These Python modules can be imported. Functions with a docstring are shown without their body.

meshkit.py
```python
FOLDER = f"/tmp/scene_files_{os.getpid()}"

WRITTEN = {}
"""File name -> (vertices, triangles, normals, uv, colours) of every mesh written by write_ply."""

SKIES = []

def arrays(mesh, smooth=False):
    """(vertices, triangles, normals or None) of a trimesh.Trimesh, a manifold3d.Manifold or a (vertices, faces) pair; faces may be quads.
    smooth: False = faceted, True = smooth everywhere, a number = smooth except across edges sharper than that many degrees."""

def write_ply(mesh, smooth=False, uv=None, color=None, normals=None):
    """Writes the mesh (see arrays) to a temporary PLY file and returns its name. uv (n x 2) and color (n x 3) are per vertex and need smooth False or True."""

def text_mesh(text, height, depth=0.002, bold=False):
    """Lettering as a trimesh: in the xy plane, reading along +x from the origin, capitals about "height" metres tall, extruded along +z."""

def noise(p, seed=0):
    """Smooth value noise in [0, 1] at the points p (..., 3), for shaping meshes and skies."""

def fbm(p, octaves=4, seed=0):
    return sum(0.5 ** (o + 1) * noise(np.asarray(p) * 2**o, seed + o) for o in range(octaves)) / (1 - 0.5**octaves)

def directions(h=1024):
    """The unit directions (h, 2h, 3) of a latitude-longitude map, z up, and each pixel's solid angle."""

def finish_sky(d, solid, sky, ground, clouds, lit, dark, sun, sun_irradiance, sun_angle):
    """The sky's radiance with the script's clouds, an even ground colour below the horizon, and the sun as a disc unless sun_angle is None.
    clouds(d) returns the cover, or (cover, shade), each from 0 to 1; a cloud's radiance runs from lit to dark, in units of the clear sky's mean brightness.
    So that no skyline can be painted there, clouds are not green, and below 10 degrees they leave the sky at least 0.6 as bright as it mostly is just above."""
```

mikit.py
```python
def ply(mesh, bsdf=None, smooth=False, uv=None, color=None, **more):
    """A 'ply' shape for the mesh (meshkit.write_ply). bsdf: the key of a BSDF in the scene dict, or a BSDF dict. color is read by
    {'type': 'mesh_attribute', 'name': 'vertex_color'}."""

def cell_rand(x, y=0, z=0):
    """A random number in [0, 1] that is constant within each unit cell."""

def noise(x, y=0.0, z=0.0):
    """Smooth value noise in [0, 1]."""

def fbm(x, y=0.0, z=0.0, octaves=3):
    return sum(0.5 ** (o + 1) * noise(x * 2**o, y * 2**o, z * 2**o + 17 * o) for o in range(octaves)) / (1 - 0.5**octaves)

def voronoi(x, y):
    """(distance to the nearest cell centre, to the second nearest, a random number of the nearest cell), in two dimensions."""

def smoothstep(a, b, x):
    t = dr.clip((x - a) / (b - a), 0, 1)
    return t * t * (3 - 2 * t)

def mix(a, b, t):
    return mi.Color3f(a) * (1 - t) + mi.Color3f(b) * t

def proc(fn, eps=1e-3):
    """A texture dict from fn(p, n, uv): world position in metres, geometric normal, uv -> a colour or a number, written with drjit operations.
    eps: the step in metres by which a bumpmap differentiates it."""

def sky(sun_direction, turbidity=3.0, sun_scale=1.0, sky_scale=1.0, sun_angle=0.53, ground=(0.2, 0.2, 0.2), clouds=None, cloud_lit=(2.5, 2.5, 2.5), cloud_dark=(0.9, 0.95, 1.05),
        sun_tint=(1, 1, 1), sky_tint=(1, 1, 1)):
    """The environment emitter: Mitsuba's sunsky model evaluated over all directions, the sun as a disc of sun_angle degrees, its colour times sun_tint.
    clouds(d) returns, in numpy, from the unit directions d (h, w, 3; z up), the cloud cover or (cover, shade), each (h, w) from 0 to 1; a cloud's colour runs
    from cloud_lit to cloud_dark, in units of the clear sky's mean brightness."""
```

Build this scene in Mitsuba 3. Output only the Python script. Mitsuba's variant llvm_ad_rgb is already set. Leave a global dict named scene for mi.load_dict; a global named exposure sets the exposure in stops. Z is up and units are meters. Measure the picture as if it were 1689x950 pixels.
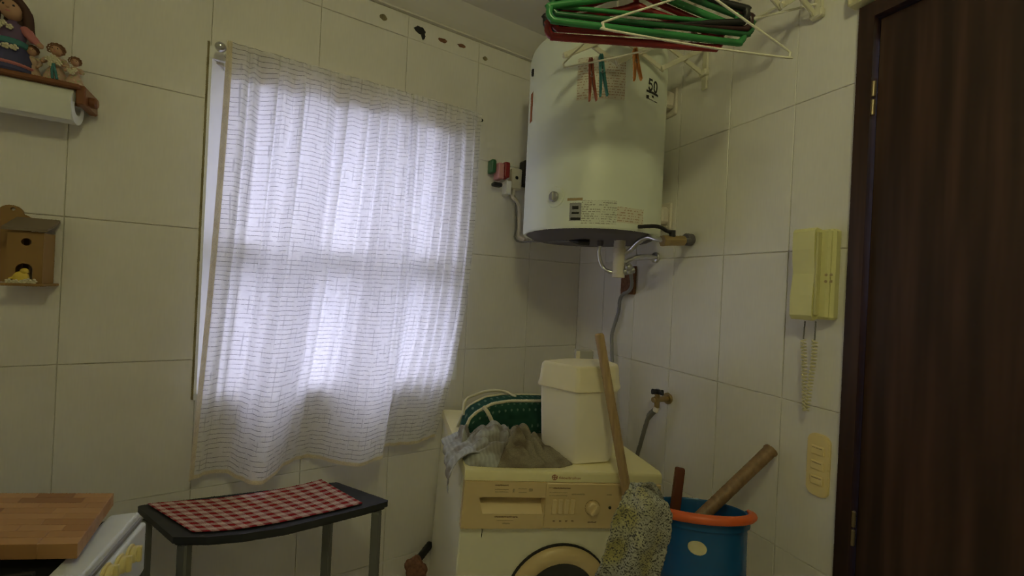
import math, random
import numpy as np, trimesh, drjit as dr, mitsuba as mi, manifold3d as m3
from shapely.geometry import Polygon, Point, box as sbox
from shapely import affinity
import meshkit, mikit
from mikit import noise, fbm, smoothstep, mix

rng = np.random.default_rng(7)
random.seed(7)
scene, labels = {}, {}
PI = math.pi
V = lambda *a: np.array(a, float)

# ------------------------------------------------------------------ camera, light, exposure
FOC, ROLL, EYE_Z = 680.0, math.radians(2.717), 1.35
EYE = V(0, 0, EYE_Z)
exposure = 2.7
scene['camera'] = {'type': 'perspective', 'fov': 2 * math.degrees(math.atan(844.5 / FOC)), 'fov_axis': 'x', 'near_clip': 0.02, 'far_clip': 200.0,
                   'to_world': mi.ScalarTransform4f().look_at(origin=[0, 0, EYE_Z], target=[0, 1, EYE_Z], up=[-math.sin(ROLL), 0, math.cos(ROLL)])}
SKY_GAIN = 1.65
LAMP_RADIANCE = [6.3, 6.15, 3.1]
scene['sky'] = mikit.sky([0.3, -0.6, 0.75], turbidity=4.0, sun_scale=0.0, sky_scale=SKY_GAIN, ground=(0.25, 0.25, 0.27),
                         clouds=lambda d: np.full(d.shape[:2], 0.95), cloud_lit=(2.9, 2.95, 4.0), cloud_dark=(1.0, 1.0, 1.2))


# ------------------------------------------------------------------ helpers
def ray(px, py):
    """direction (y = 1) through a pixel of the 1689 x 950 frame, for measuring off the photograph"""
    a, b = (px - 844.5) / FOC, (475 - py) / FOC
    return V(math.cos(ROLL) * a - math.sin(ROLL) * b, 1, math.sin(ROLL) * a + math.cos(ROLL) * b)


def at_depth(px, py, y):
    return EYE + ray(px, py) * y


def at_height(px, py, z):
    d = ray(px, py)
    return EYE + d * ((z - EYE_Z) / d[2])


CORNER = at_depth(953, 500, 2.03) * V(1, 1, 0)


class Wall:
    """wall frame: x to the right as seen, y into the wall, z up; origin at the foot of the room's corner"""
    def __init__(s, dx, dy):
        s.x, s.z = V(dx, dy, 0), V(0, 0, 1)
        s.y = np.cross(s.z, s.x)
        s.M = np.eye(4)
        s.M[:3, :3], s.M[:3, 3] = np.array([s.x, s.y, s.z]).T, CORNER

    def at(s, px, py, off=0.0):
        """wall coordinates (x, z) of what is seen at a pixel, on a plane this far in front of the wall"""
        d = ray(px, py)
        q = EYE + d * (((CORNER - EYE) @ s.y - off) / (d @ s.y)) - CORNER
        return V(q @ s.x, q[2])

    def p(s, x, z, off=0.0):
        return CORNER + s.x * x + s.z * z - s.y * off


A1, A2 = math.radians(59.25), math.radians(-24.9)
WW = Wall(math.sin(A1), math.cos(A1))       # wall with the window
RW = Wall(-math.sin(A2), -math.cos(A2))     # wall with the heater and the door


def cat(*ms):
    ms = [m for x in ms for m in (x if isinstance(x, (list, tuple)) else [x])]
    return trimesh.util.concatenate(ms)


def tf(m, M):
    m = m.copy()
    m.apply_transform(M)
    return m


def trans(x, y, z):
    M = np.eye(4)
    M[:3, 3] = x, y, z
    return M


def rot(axis, deg):
    return trimesh.transformations.rotation_matrix(math.radians(deg), axis)


def frame(o, x, y, z):
    M = np.eye(4)
    M[:3, :3], M[:3, 3] = np.array([x, y, z]).T, o
    return M


def look_frame(a, b, up=(0, 0, 1)):
    """frame whose z runs from a to b"""
    z = (b - a) / np.linalg.norm(b - a)
    x = np.cross(up if abs(z @ V(*up)) < 0.95 else V(1, 0, 0), z)
    x /= np.linalg.norm(x)
    return frame(a, x, np.cross(z, x), z)


def cbox(x0, x1, y0, y1, z0, z1, c=0.002):
    """chamfered box"""
    c = min(c, (x1 - x0) / 2.01, (y1 - y0) / 2.01, (z1 - z0) / 2.01)
    pts = []
    for x, sx in ((x0, 1), (x1, -1)):
        for y, sy in ((y0, 1), (y1, -1)):
            for z, sz in ((z0, 1), (z1, -1)):
                pts += [(x + sx * c, y + sy * c, z), (x + sx * c, y, z + sz * c), (x, y + sy * c, z + sz * c)]
    return trimesh.convex.convex_hull(np.array(pts))


def rbox(x0, x1, y0, y1, z0, z1, r=0.01, n=12):
    """rounded box (hull of spheres)"""
    s = m3.Manifold.sphere(r, n * 2)
    parts = [s.translate((x, y, z)) for x in (x0 + r, x1 - r) for y in (y0 + r, y1 - r) for z in (z0 + r, z1 - r)]
    return man(m3.Manifold.batch_hull(parts))


def man(m):
    q = m.to_mesh()
    return trimesh.Trimesh(q.vert_properties[:, :3], q.tri_verts, process=False)


def spline(pts, n=8, closed=False):
    p = np.asarray(pts, float)
    k = len(p)
    out = []
    for i in range(k if closed else k - 1):
        g = lambda j: p[j % k] if closed else p[min(max(j, 0), k - 1)]
        a, b, c, d = g(i - 1), g(i), g(i + 1), g(i + 2)
        for t in np.arange(n) / n:
            out.append(0.5 * (2 * b + (c - a) * t + (2 * a - 5 * b + 4 * c - d) * t * t + (3 * b - a - 3 * c + d) * t ** 3))
    if not closed:
        out.append(p[-1])
    return np.array(out)


def tube(pts, r, sides=10, closed=False):
    p = np.asarray(pts, float)
    n = len(p)
    r = np.broadcast_to(np.asarray(r, float), (n,))
    t = (np.roll(p, -1, 0) - np.roll(p, 1, 0)) if closed else np.gradient(p, axis=0)
    t /= np.linalg.norm(t, axis=1, keepdims=True) + 1e-12
    a = np.cross(t[0], [0, 0, 1] if abs(t[0][2]) < 0.9 else [1, 0, 0])
    A = []
    for i in range(n):
        a = a - t[i] * (a @ t[i])
        a /= np.linalg.norm(a) + 1e-12
        A.append(a)
    A = np.array(A)
    B = np.cross(t, A)
    ang = np.arange(sides) * 2 * PI / sides
    v = p[:, None] + r[:, None, None] * (np.cos(ang)[None, :, None] * A[:, None] + np.sin(ang)[None, :, None] * B[:, None])
    v = v.reshape(-1, 3)
    f = []
    for i in range(n if closed else n - 1):
        i2 = (i + 1) % n
        for j in range(sides):
            k = (j + 1) % sides
            f += [(i * sides + j, i * sides + k, i2 * sides + k), (i * sides + j, i2 * sides + k, i2 * sides + j)]
    if not closed:
        v = np.vstack([v, p[:1], p[-1:]])
        c0, c1 = len(v) - 2, len(v) - 1
        for j in range(sides):
            k = (j + 1) % sides
            f += [(c0, k, j), (c1, (n - 1) * sides + j, (n - 1) * sides + k)]
    return trimesh.Trimesh(v, f, process=False)


def lathe(profile, n=40, a0=0, a1=2 * PI):
    """profile of (r, z), turned about z; closed where r is 0"""
    pr = np.asarray(profile, float)
    full = abs(a1 - a0 - 2 * PI) < 1e-6
    th = a0 + (a1 - a0) * np.arange(n if full else n + 1) / n
    v = np.stack([pr[:, 0][:, None] * np.cos(th), pr[:, 0][:, None] * np.sin(th), np.repeat(pr[:, 1][:, None], len(th), 1)], -1).reshape(-1, 3)
    f, m = [], len(th)
    for i in range(len(pr) - 1):
        for j in range(n):
            k = (j + 1) % m
            f += [(i * m + j, i * m + k, (i + 1) * m + k), (i * m + j, (i + 1) * m + k, (i + 1) * m + j)]
    me = trimesh.Trimesh(v, f, process=True)
    me.update_faces(me.nondegenerate_faces())
    return me


def cyl(a, b, r, n=20, c=0.0015):
    """solid cylinder from a to b with chamfered rims"""
    a, b = np.asarray(a, float), np.asarray(b, float)
    L = np.linalg.norm(b - a)
    c = min(c, L / 3, r / 3)
    return tf(lathe([(0, 0), (r - c, 0), (r, c), (r, L - c), (r - c, L), (0, L)], n), look_frame(a, b))


def extrude(poly, h):
    gs = getattr(poly, 'geoms', [poly])
    return cat([trimesh.creation.extrude_polygon(g, h, engine='earcut') for g in gs if g.area > 1e-9])


def grid_mesh(P, thick=0.0):
    """P (n, m, 3) as a sheet, or a closed shell of this thickness"""
    n, m = P.shape[:2]
    idx = np.arange(n * m).reshape(n, m)
    q = np.stack([idx[:-1, :-1], idx[1:, :-1], idx[1:, 1:], idx[:-1, 1:]], -1).reshape(-1, 4)
    f = np.vstack([q[:, [0, 1, 2]], q[:, [0, 2, 3]]])
    me = trimesh.Trimesh(P.reshape(-1, 3), f, process=False)
    if not thick:
        return me
    N = np.array(me.vertex_normals)
    v = np.vstack([me.vertices + N * thick / 2, me.vertices - N * thick / 2])
    o = n * m
    rim = np.concatenate([idx[0, :], idx[1:, -1], idx[-1, -2::-1], idx[-2:0:-1, 0]])
    r2 = np.roll(rim, -1)
    side = np.vstack([np.stack([rim, r2, r2 + o], 1), np.stack([rim, r2 + o, rim + o], 1)])
    return trimesh.Trimesh(v, np.vstack([f, f[:, ::-1] + o, side]), process=False)


def ball(c, r, sub=2, s=(1, 1, 1)):
    m = trimesh.creation.icosphere(subdivisions=sub, radius=1)
    m.apply_scale(np.array(s, float) * r)
    m.apply_translation(c)
    return m


_used = {}


def key_for(name, parent=None):
    k = f'{parent}__{name}' if parent else name
    n = _used.get(k, 0)
    _used[k] = n + 1
    return k if n == 0 else f'{k}_{n:03d}'


def put(name, mesh, bsdf, parent=None, smooth=35, label=None, kind=None, M=None, group=None, cat_=None, **kw):
    k = key_for(name, parent)
    if M is not None:
        mesh = tf(mesh, M)
    scene[k] = mikit.ply(mesh, bsdf, smooth=smooth, **kw)
    note(k, label, cat_, group, kind)
    return k


def note(k, label=None, category=None, group=None, kind=None):
    d = {a: b for a, b in (('label', label), ('category', category), ('group', group), ('kind', kind)) if b}
    if d:
        labels[k] = {**labels.get(k, {}), **d}


def thing(name, label, category, group=None):
    k = key_for(name)
    note(k, label, category, group)
    return k


# ------------------------------------------------------------------ materials
def pr(color, rough=0.5, metal=0.0, spec=0.4, **kw):
    c = {'type': 'rgb', 'value': list(color)} if not isinstance(color, dict) else color
    return {'type': 'twosided', 'bsdf': {'type': 'principled', 'base_color': c, 'roughness': rough, 'metallic': metal, 'specular': spec, **kw}}


def mat(name, color, rough=0.5, metal=0.0, spec=0.4, **kw):
    scene[name] = pr(color, rough, metal, spec, **kw)
    return name


def bump(name, color, tex, scale, rough=0.5, spec=0.4, eps=1e-3, **kw):
    c = {'type': 'rgb', 'value': list(color)} if not isinstance(color, dict) else color
    scene[name] = {'type': 'twosided', 'bsdf': {'type': 'bumpmap', 'arbitrary': mikit.proc(tex, eps), 'scale': scale,
                                                'bsdf': {'type': 'principled', 'base_color': c, 'roughness': rough, 'specular': spec, **kw}}}
    return name


def f_tile(p, n, uv):
    a = noise(p.x * 9 + p.y * 5, p.y * 9, p.z * 7)
    b = noise((p.x + p.y) * 260, (p.x - p.y) * 260, p.z * 30)
    return mix((0.66, 0.635, 0.60), (0.74, 0.715, 0.68), 0.6 * a + 0.4 * b)


def f_wood(p, n, uv):
    g = fbm((p.x + 0.5 * p.y) * 55, (p.y) * 55, p.z * 2.2, octaves=3)
    h = noise(p.x * 4, p.y * 4, p.z * 1.3)
    return mix((0.022, 0.009, 0.006), (0.062, 0.026, 0.018), smoothstep(0.3, 0.8, 0.7 * g + 0.3 * h))


def f_stickwood(p, n, uv):
    g = fbm(p.x * 150, p.y * 150, p.z * 9, octaves=3)
    return mix((0.24, 0.15, 0.07), (0.46, 0.32, 0.17), g)


def f_darkstick(p, n, uv):
    g = fbm(p.x * 120, p.y * 90, p.z * 60, octaves=3)
    return mix((0.13, 0.075, 0.04), (0.30, 0.19, 0.10), g)


def f_terry(p, n, uv):
    a = noise(p.x * 330, p.y * 330, p.z * 330)
    b = fbm(p.x * 12, p.y * 12, p.z * 12, octaves=2)
    base = mix((0.40, 0.40, 0.35), (0.40, 0.37, 0.17), smoothstep(0.45, 0.65, b))
    return mix((0.12, 0.12, 0.12), base, smoothstep(0.22, 0.50, a)) * (0.7 + 0.45 * a)


def f_rag_pale(p, n, uv):
    b = fbm(p.x * 26, p.y * 26, p.z * 26, octaves=3)
    s = dr.sin(p.x * 500 + p.y * 200 + b * 14)
    return mix((0.42, 0.43, 0.42), (0.27, 0.25, 0.22), smoothstep(0.4, 0.65, b)) * (0.92 + 0.08 * s)


def f_rag_brown(p, n, uv):
    b = fbm(p.x * 24, p.y * 24, p.z * 24, octaves=3)
    return mix((0.24, 0.215, 0.165), (0.15, 0.12, 0.085), smoothstep(0.4, 0.65, b)) * (0.85 + 0.3 * noise(p.x * 400, p.y * 400, p.z * 400))


def f_dots(p, n, uv):
    """small pale dots set on a staggered grid over dark green cloth"""
    x, y = uv.x / 0.022, uv.y / 0.022
    row = dr.floor(y)
    x = x + 0.5 * (row - 2 * dr.floor(row / 2))
    d = dr.sqrt(dr.square(x - dr.floor(x) - 0.5) + dr.square(y - row - 0.5))
    g = mix((0.014, 0.05, 0.036), (0.025, 0.085, 0.058), noise(p.x * 60, p.y * 60, p.z * 60))
    return mix((0.13, 0.20, 0.15), g, smoothstep(0.10, 0.22, d))


def f_gingham(p, n, uv):
    """woven red and white checks, one check 2.6 cm"""
    a, b = dr.abs(uv.x / 0.036 - dr.floor(uv.x / 0.036) - 0.5), dr.abs(uv.y / 0.029 - dr.floor(uv.y / 0.029) - 0.5)
    s, t = smoothstep(0.22, 0.28, a), smoothstep(0.22, 0.28, b)
    w = noise(uv.x * 700, uv.y * 700)
    return mix((0.60, 0.45, 0.41), (0.25, 0.015, 0.02), 0.5 * (s + t)) * (0.8 + 0.3 * w)


def f_board(p, n, uv):
    r = mikit.cell_rand(uv.x * 40, uv.y * 40)
    g = fbm(p.x * 20, p.y * 260, p.z * 200, octaves=3)
    return mix((0.26, 0.125, 0.048), (0.42, 0.225, 0.09), g)


def f_weave(uv):
    """1 on the thick threads of the curtain's open check, with breaks and waver"""
    x = uv.x + 0.004 * noise(uv.y * 9, uv.x * 11)
    y = uv.y + 0.005 * noise(uv.x * 6, uv.y * 4) + 0.003 * noise(uv.x * 45, uv.y * 30)
    a = dr.abs(y / 0.0142 - dr.floor(y / 0.0142) - 0.5)
    b = dr.abs(x / 0.021 - dr.floor(x / 0.021) - 0.5)
    h = (1 - smoothstep(0.03, 0.10, a)) * smoothstep(0.12, 0.38, noise(uv.x * 60, dr.floor(y / 0.0142) * 3.7))
    v = (1 - smoothstep(0.025, 0.08, b)) * smoothstep(0.5, 0.75, noise(dr.floor(x / 0.021) * 5.3, uv.y * 30)) * 0.5
    return dr.maximum(h, v)


def f_curtain(p, n, uv):
    c = mix((0.87, 0.86, 0.85), (0.80, 0.79, 0.78), noise(uv.x * 320, uv.y * 320))
    return mix(c, (0.30, 0.29, 0.30), f_weave(uv) * 0.9)


def f_curtain_dirty(p, n, uv):
    return mix((0.86, 0.80, 0.64), (0.74, 0.64, 0.48), fbm(uv.x * 30, uv.y * 60, octaves=3)) * (0.9 + 0.2 * noise(uv.x * 400, uv.y * 400))


def f_crinkle(p, n, uv):
    return fbm(uv.x * 95, uv.y * 130, octaves=2)


def f_lines(p, n, uv):
    """rows of small print, too small to read, on a label (uv in metres)"""
    row = uv.y / 0.0072
    on = smoothstep(0.22, 0.30, dr.abs(row - dr.floor(row) - 0.5))
    w = smoothstep(0.35, 0.5, noise(uv.x * 420, dr.floor(row + 0.5) * 7.1)) * smoothstep(0.2, 0.25, noise(uv.x * 22, dr.floor(row + 0.5) * 3.3))
    return mix((0.60, 0.63, 0.55), (0.20, 0.19, 0.16), on * w * 0.75)


def f_lines_warm(p, n, uv):
    row = uv.y / 0.0085
    on = smoothstep(0.26, 0.34, dr.abs(row - dr.floor(row) - 0.5))
    w = smoothstep(0.42, 0.5, noise(uv.x * 300, dr.floor(row + 0.5) * 7.1))
    return mix((0.60, 0.58, 0.49), (0.36, 0.22, 0.14), on * w * 0.8)


def f_rust(p, n, uv):
    a = fbm(p.x * 90, p.y * 90, p.z * 90, octaves=4)
    return mix((0.10, 0.04, 0.025), (0.30, 0.16, 0.10), a)


def f_plaster(p, n, uv):
    return mix((0.58, 0.555, 0.505), (0.64, 0.615, 0.565), fbm(p.x * 6, p.y * 6, p.z * 6, octaves=3))


def f_floral(p, n, uv):
    a, b, c = mikit.voronoi(p.x * 130 + p.y * 70, p.z * 130)
    col = dr.select(c < 0.33, mi.Color3f(0.50, 0.27, 0.22), dr.select(c < 0.66, mi.Color3f(0.33, 0.36, 0.18), mi.Color3f(0.55, 0.45, 0.30)))
    return mix(col, (0.46, 0.32, 0.24), smoothstep(0.18, 0.34, a))


def f_grime(p, n, uv):
    return mix((0.10, 0.075, 0.04), (0.40, 0.35, 0.22), fbm(p.x * 60, p.y * 60, p.z * 18, octaves=3))


def f_machine(p, n, uv):
    return mix((0.70, 0.68, 0.53), (0.74, 0.72, 0.575), noise(p.x * 8, p.y * 8, p.z * 8))


P = mikit.proc
mat('tile', P(f_tile), 0.28, spec=0.45)
mat('grout', (0.50, 0.47, 0.40), 0.9, spec=0.1)
mat('grout_light', (0.60, 0.565, 0.48), 0.9, spec=0.1)
mat('plaster', P(f_plaster), 0.9, spec=0.1)
mat('dark_wood', P(f_wood), 0.34, spec=0.5)
mat('stick_wood', P(f_stickwood), 0.6)
mat('handle_wood', P(f_darkstick), 0.5)
mat('red_wood', (0.12, 0.035, 0.018), 0.45)
mat('shelf_wood', (0.17, 0.062, 0.022), 0.4)
bump('terry', P(f_terry), lambda p, n, uv: noise(p.x * 260, p.y * 260, p.z * 260), 0.003, 0.95, 0.05)
mat('rag_pale', P(f_rag_pale), 0.95, spec=0.05)
mat('rag_brown', P(f_rag_brown), 0.95, spec=0.05)
mat('dotted_green', P(f_dots), 0.9, spec=0.1)
mat('gingham', P(f_gingham), 0.9, spec=0.05)
mat('board_wood', P(f_board), 0.5)
for i, c in enumerate([(0.37, 0.19, 0.08), (0.40, 0.215, 0.095), (0.33, 0.16, 0.065), (0.38, 0.20, 0.085), (0.26, 0.12, 0.05)]):
    mat(f'board_{i}', {'type': 'rgb', 'value': list(c)}, 0.45)
CURT = {'type': 'bumpmap', 'arbitrary': P(f_crinkle), 'scale': 0.0012,
        'bsdf': {'type': 'principledthin', 'base_color': P(f_curtain), 'roughness': 0.9, 'spec_trans': 0.0, 'diff_trans': 1.0, 'eta': 1.2}}
scene['curtain_cloth'] = CURT
scene['curtain_hem'] = {'type': 'principledthin', 'base_color': P(f_curtain_dirty), 'roughness': 0.9, 'spec_trans': 0.0, 'diff_trans': 0.8, 'eta': 1.2}
mat('label_print', P(f_lines), 0.4)
mat('label_warm', P(f_lines_warm), 0.4)
mat('rust', P(f_rust), 0.85, spec=0.1)
mat('floral', P(f_floral), 0.7)
mat('grime', P(f_grime), 0.85, spec=0.1)
mat('machine_white', P(f_machine), 0.35, spec=0.5)
mat('machine_lid', (0.76, 0.70, 0.42), 0.32, spec=0.5)
mat('machine_panel', (0.60, 0.46, 0.245), 0.38, spec=0.5)
mat('machine_panel_light', (0.66, 0.52, 0.30), 0.38, spec=0.5)
mat('print_brown', (0.22, 0.14, 0.07), 0.6)
mat('print_faint', (0.36, 0.27, 0.145), 0.6)
mat('print_red', (0.30, 0.10, 0.05), 0.6)
mat('black', (0.012, 0.012, 0.013), 0.45)
mat('black_gloss', (0.014, 0.013, 0.012), 0.12, spec=0.6)
mat('heater_white', (0.66, 0.70, 0.62), 0.42, spec=0.5)
mat('heater_base', (0.10, 0.09, 0.10), 0.5)
mat('cream_plastic', (0.80, 0.73, 0.54), 0.4)
mat('bin_plastic', (0.82, 0.77, 0.66), 0.42)
mat('phone_plastic', (0.66, 0.63, 0.31), 0.4)
mat('phone_shade', (0.52, 0.49, 0.25), 0.4)  # shaded copy of phone_plastic: shade put into the colour
mat('switch_plastic', (0.74, 0.60, 0.30), 0.35)
mat('white_paint', (0.74, 0.74, 0.72), 0.4)
mat('paper', (0.66, 0.67, 0.63), 0.95, spec=0.05)
mat('chrome', (0.62, 0.62, 0.62), 0.22, metal=1.0)
mat('steel', (0.42, 0.42, 0.42), 0.4, metal=1.0)
mat('grey_metal', (0.16, 0.165, 0.155), 0.42, metal=0.4)
mat('pipe_grey', (0.26, 0.26, 0.27), 0.5, metal=0.3)
mat('hose_grey', (0.16, 0.155, 0.14), 0.6)
mat('brass', (0.42, 0.31, 0.15), 0.38, metal=1.0)
mat('hinge_brass', (0.22, 0.17, 0.11), 0.4, metal=0.9)
mat('fitting_white', (0.62, 0.57, 0.50), 0.45)
mat('blue_plastic', (0.008, 0.085, 0.24), 0.34, spec=0.5)
mat('orange_plastic', (0.62, 0.115, 0.03), 0.4, spec=0.5)
mat('green_plastic', (0.035, 0.21, 0.065), 0.28, spec=0.5)
mat('green_dark', (0.016, 0.10, 0.035), 0.3, spec=0.5)
mat('red_plastic', (0.23, 0.016, 0.018), 0.32, spec=0.5)
mat('dark_plastic', (0.035, 0.012, 0.014), 0.35)
mat('white_wire', (0.72, 0.70, 0.58), 0.4)
mat('rack_white', (0.60, 0.575, 0.45), 0.45)
mat('pin_red', (0.30, 0.065, 0.03), 0.5)
mat('pin_teal', (0.03, 0.20, 0.20), 0.45)
mat('pin_orange', (0.55, 0.22, 0.05), 0.5)
mat('pin_cream', (0.62, 0.58, 0.46), 0.5)
mat('pink_plastic', (0.52, 0.24, 0.25), 0.5)
mat('table_black', (0.018, 0.020, 0.024), 0.4)
mat('stove_white', (0.62, 0.65, 0.66), 0.3, spec=0.5)
mat('knob_cream', (0.70, 0.60, 0.28), 0.4)
mat('house_wood', (0.26, 0.15, 0.05), 0.6)
mat('house_roof', (0.17, 0.13, 0.09), 0.7)
mat('yellow_paint', (0.62, 0.45, 0.06), 0.5)
mat('skin', (0.42, 0.24, 0.15), 0.6)
mat('hair_brown', (0.055, 0.022, 0.015), 0.7)
mat('hair_chestnut', (0.16, 0.075, 0.035), 0.7)
mat('violet', (0.12, 0.075, 0.15), 0.7)
mat('indigo', (0.055, 0.055, 0.13), 0.7)
mat('teal_cloth', (0.05, 0.17, 0.18), 0.7)
mat('pink_cloth', (0.45, 0.16, 0.17), 0.7)
mat('petal', (0.60, 0.56, 0.42), 0.7)
mat('leaf', (0.07, 0.13, 0.06), 0.7)
mat('cord_cream', (0.62, 0.58, 0.36), 0.5)
mat('green_trim', (0.62, 0.58, 0.42), 0.8)
mat('carton_board', (0.42, 0.40, 0.35), 0.8)
scene['window_glass'] = {'type': 'thindielectric', 'int_ior': 1.5}
scene['lamp_glass'] = {'type': 'diffuse', 'reflectance': {'type': 'rgb', 'value': [0.8, 0.8, 0.75]}}

# ------------------------------------------------------------------ the room
CEIL = 2.44
LEFT_S, DEPTH_R = -2.15, 3.3
LC = WW.p(LEFT_S, 0)
TH = 0.14


def wall_slab(w, poly, y0, y1):
    """polygon in wall coordinates (x, z), thick from y0 to y1 into the wall"""
    m = extrude(poly, y1 - y0)
    M = np.eye(4)
    M[:3, :3] = np.array([[1, 0, 0], [0, 0, -1], [0, 1, 0]])
    M[:3, 3] = 0, y1, 0
    return tf(m, w.M @ M)


WIN = sbox(-1.51, 0.985, -0.665, 2.0)
DOOR_X0, DOOR_X1, DOOR_TOP = 1.178, 1.98, 2.02
FRAME_X0, FRAME_TOP = 1.147, 2.055
GY = 0.0035
put('wall_back', wall_slab(WW, sbox(LEFT_S - 0.3, -0.15, 0.0 + 0.3, CEIL + 0.1).difference(WIN), GY, TH), 'grout', smooth=False, kind='structure', label='off-white tiled wall with the curtained window')
put('wall_right', wall_slab(RW, sbox(0.0, -0.15, DEPTH_R + 0.2, CEIL + 0.1).difference(sbox(DOOR_X0 - 0.02, -1, DOOR_X1 + 0.02, DOOR_TOP + 0.02)), GY, TH), 'grout_light', smooth=False, kind='structure',
    label='off-white tiled wall with the water heater and the dark door')
b0, b1 = RW.p(DEPTH_R, 0), LC + (RW.p(DEPTH_R, 0) - CORNER)


def panel_wall(name, a, b, label, depth=0.12):
    x = (b - a) / np.linalg.norm(b - a)
    put(name, cbox(-0.1, np.linalg.norm(b - a) + 0.1, 0, depth, -0.15, CEIL + 0.1, 0.001), 'plaster', M=frame(a, x, np.cross(V(0, 0, 1), x), V(0, 0, 1)), kind='structure', label=label, smooth=False)


panel_wall('wall_front', b0, b1, 'plain wall behind the camera')
panel_wall('wall_left', b1, LC, 'plain wall at the left end of the kitchen')
fl = np.array([CORNER[:2], b0[:2], b1[:2], LC[:2]])
plan = Polygon(fl).buffer(0.13, join_style=2)
put('floor', tf(extrude(plan, 0.12), trans(0, 0, -0.12)), 'tile', smooth=False, kind='structure')
put('ceiling', tf(extrude(plan, 0.12), trans(0, 0, CEIL)), 'plaster', smooth=False, kind='structure')

# tiles: 20 x 40 cm, joints at the heights and places seen in the photograph
ROWS = [-0.115 + 0.4 * k for k in range(7)]
ROWTOPS = [z + 0.4 for z in ROWS]
WALLTOP = 2.37
GAP = 0.0009


def tile_mesh(poly, depth_off):
    """one tile with a small chamfer: polygon in wall coordinates"""
    c = 0.0012
    inner = poly.buffer(-c, join_style=2)
    if inner.is_empty or inner.geom_type != 'Polygon' or len(inner.exterior.coords) != len(poly.exterior.coords):
        m = extrude(poly, 0.0105)
    else:
        a, b = np.array(poly.exterior.coords)[:-1], np.array(inner.exterior.coords)[:-1]
        b = np.array([b[np.argmin(np.linalg.norm(b - q, axis=1))] for q in a])
        m = trimesh.convex.convex_hull(np.vstack([np.c_[a, a[:, 0] * 0], np.c_[a, a[:, 0] * 0 + 0.0095], np.c_[b, b[:, 0] * 0 + 0.0105]])) if poly.convex_hull.area - poly.area < 1e-9 else extrude(poly, 0.0105)
    M = np.eye(4)
    M[:3, :3] = np.array([[1, 0, 0], [0, 0, -1], [0, 1, 0]])
    M[:3, 3] = 0, 0.0105 + depth_off, 0
    return tf(m, M)


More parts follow.
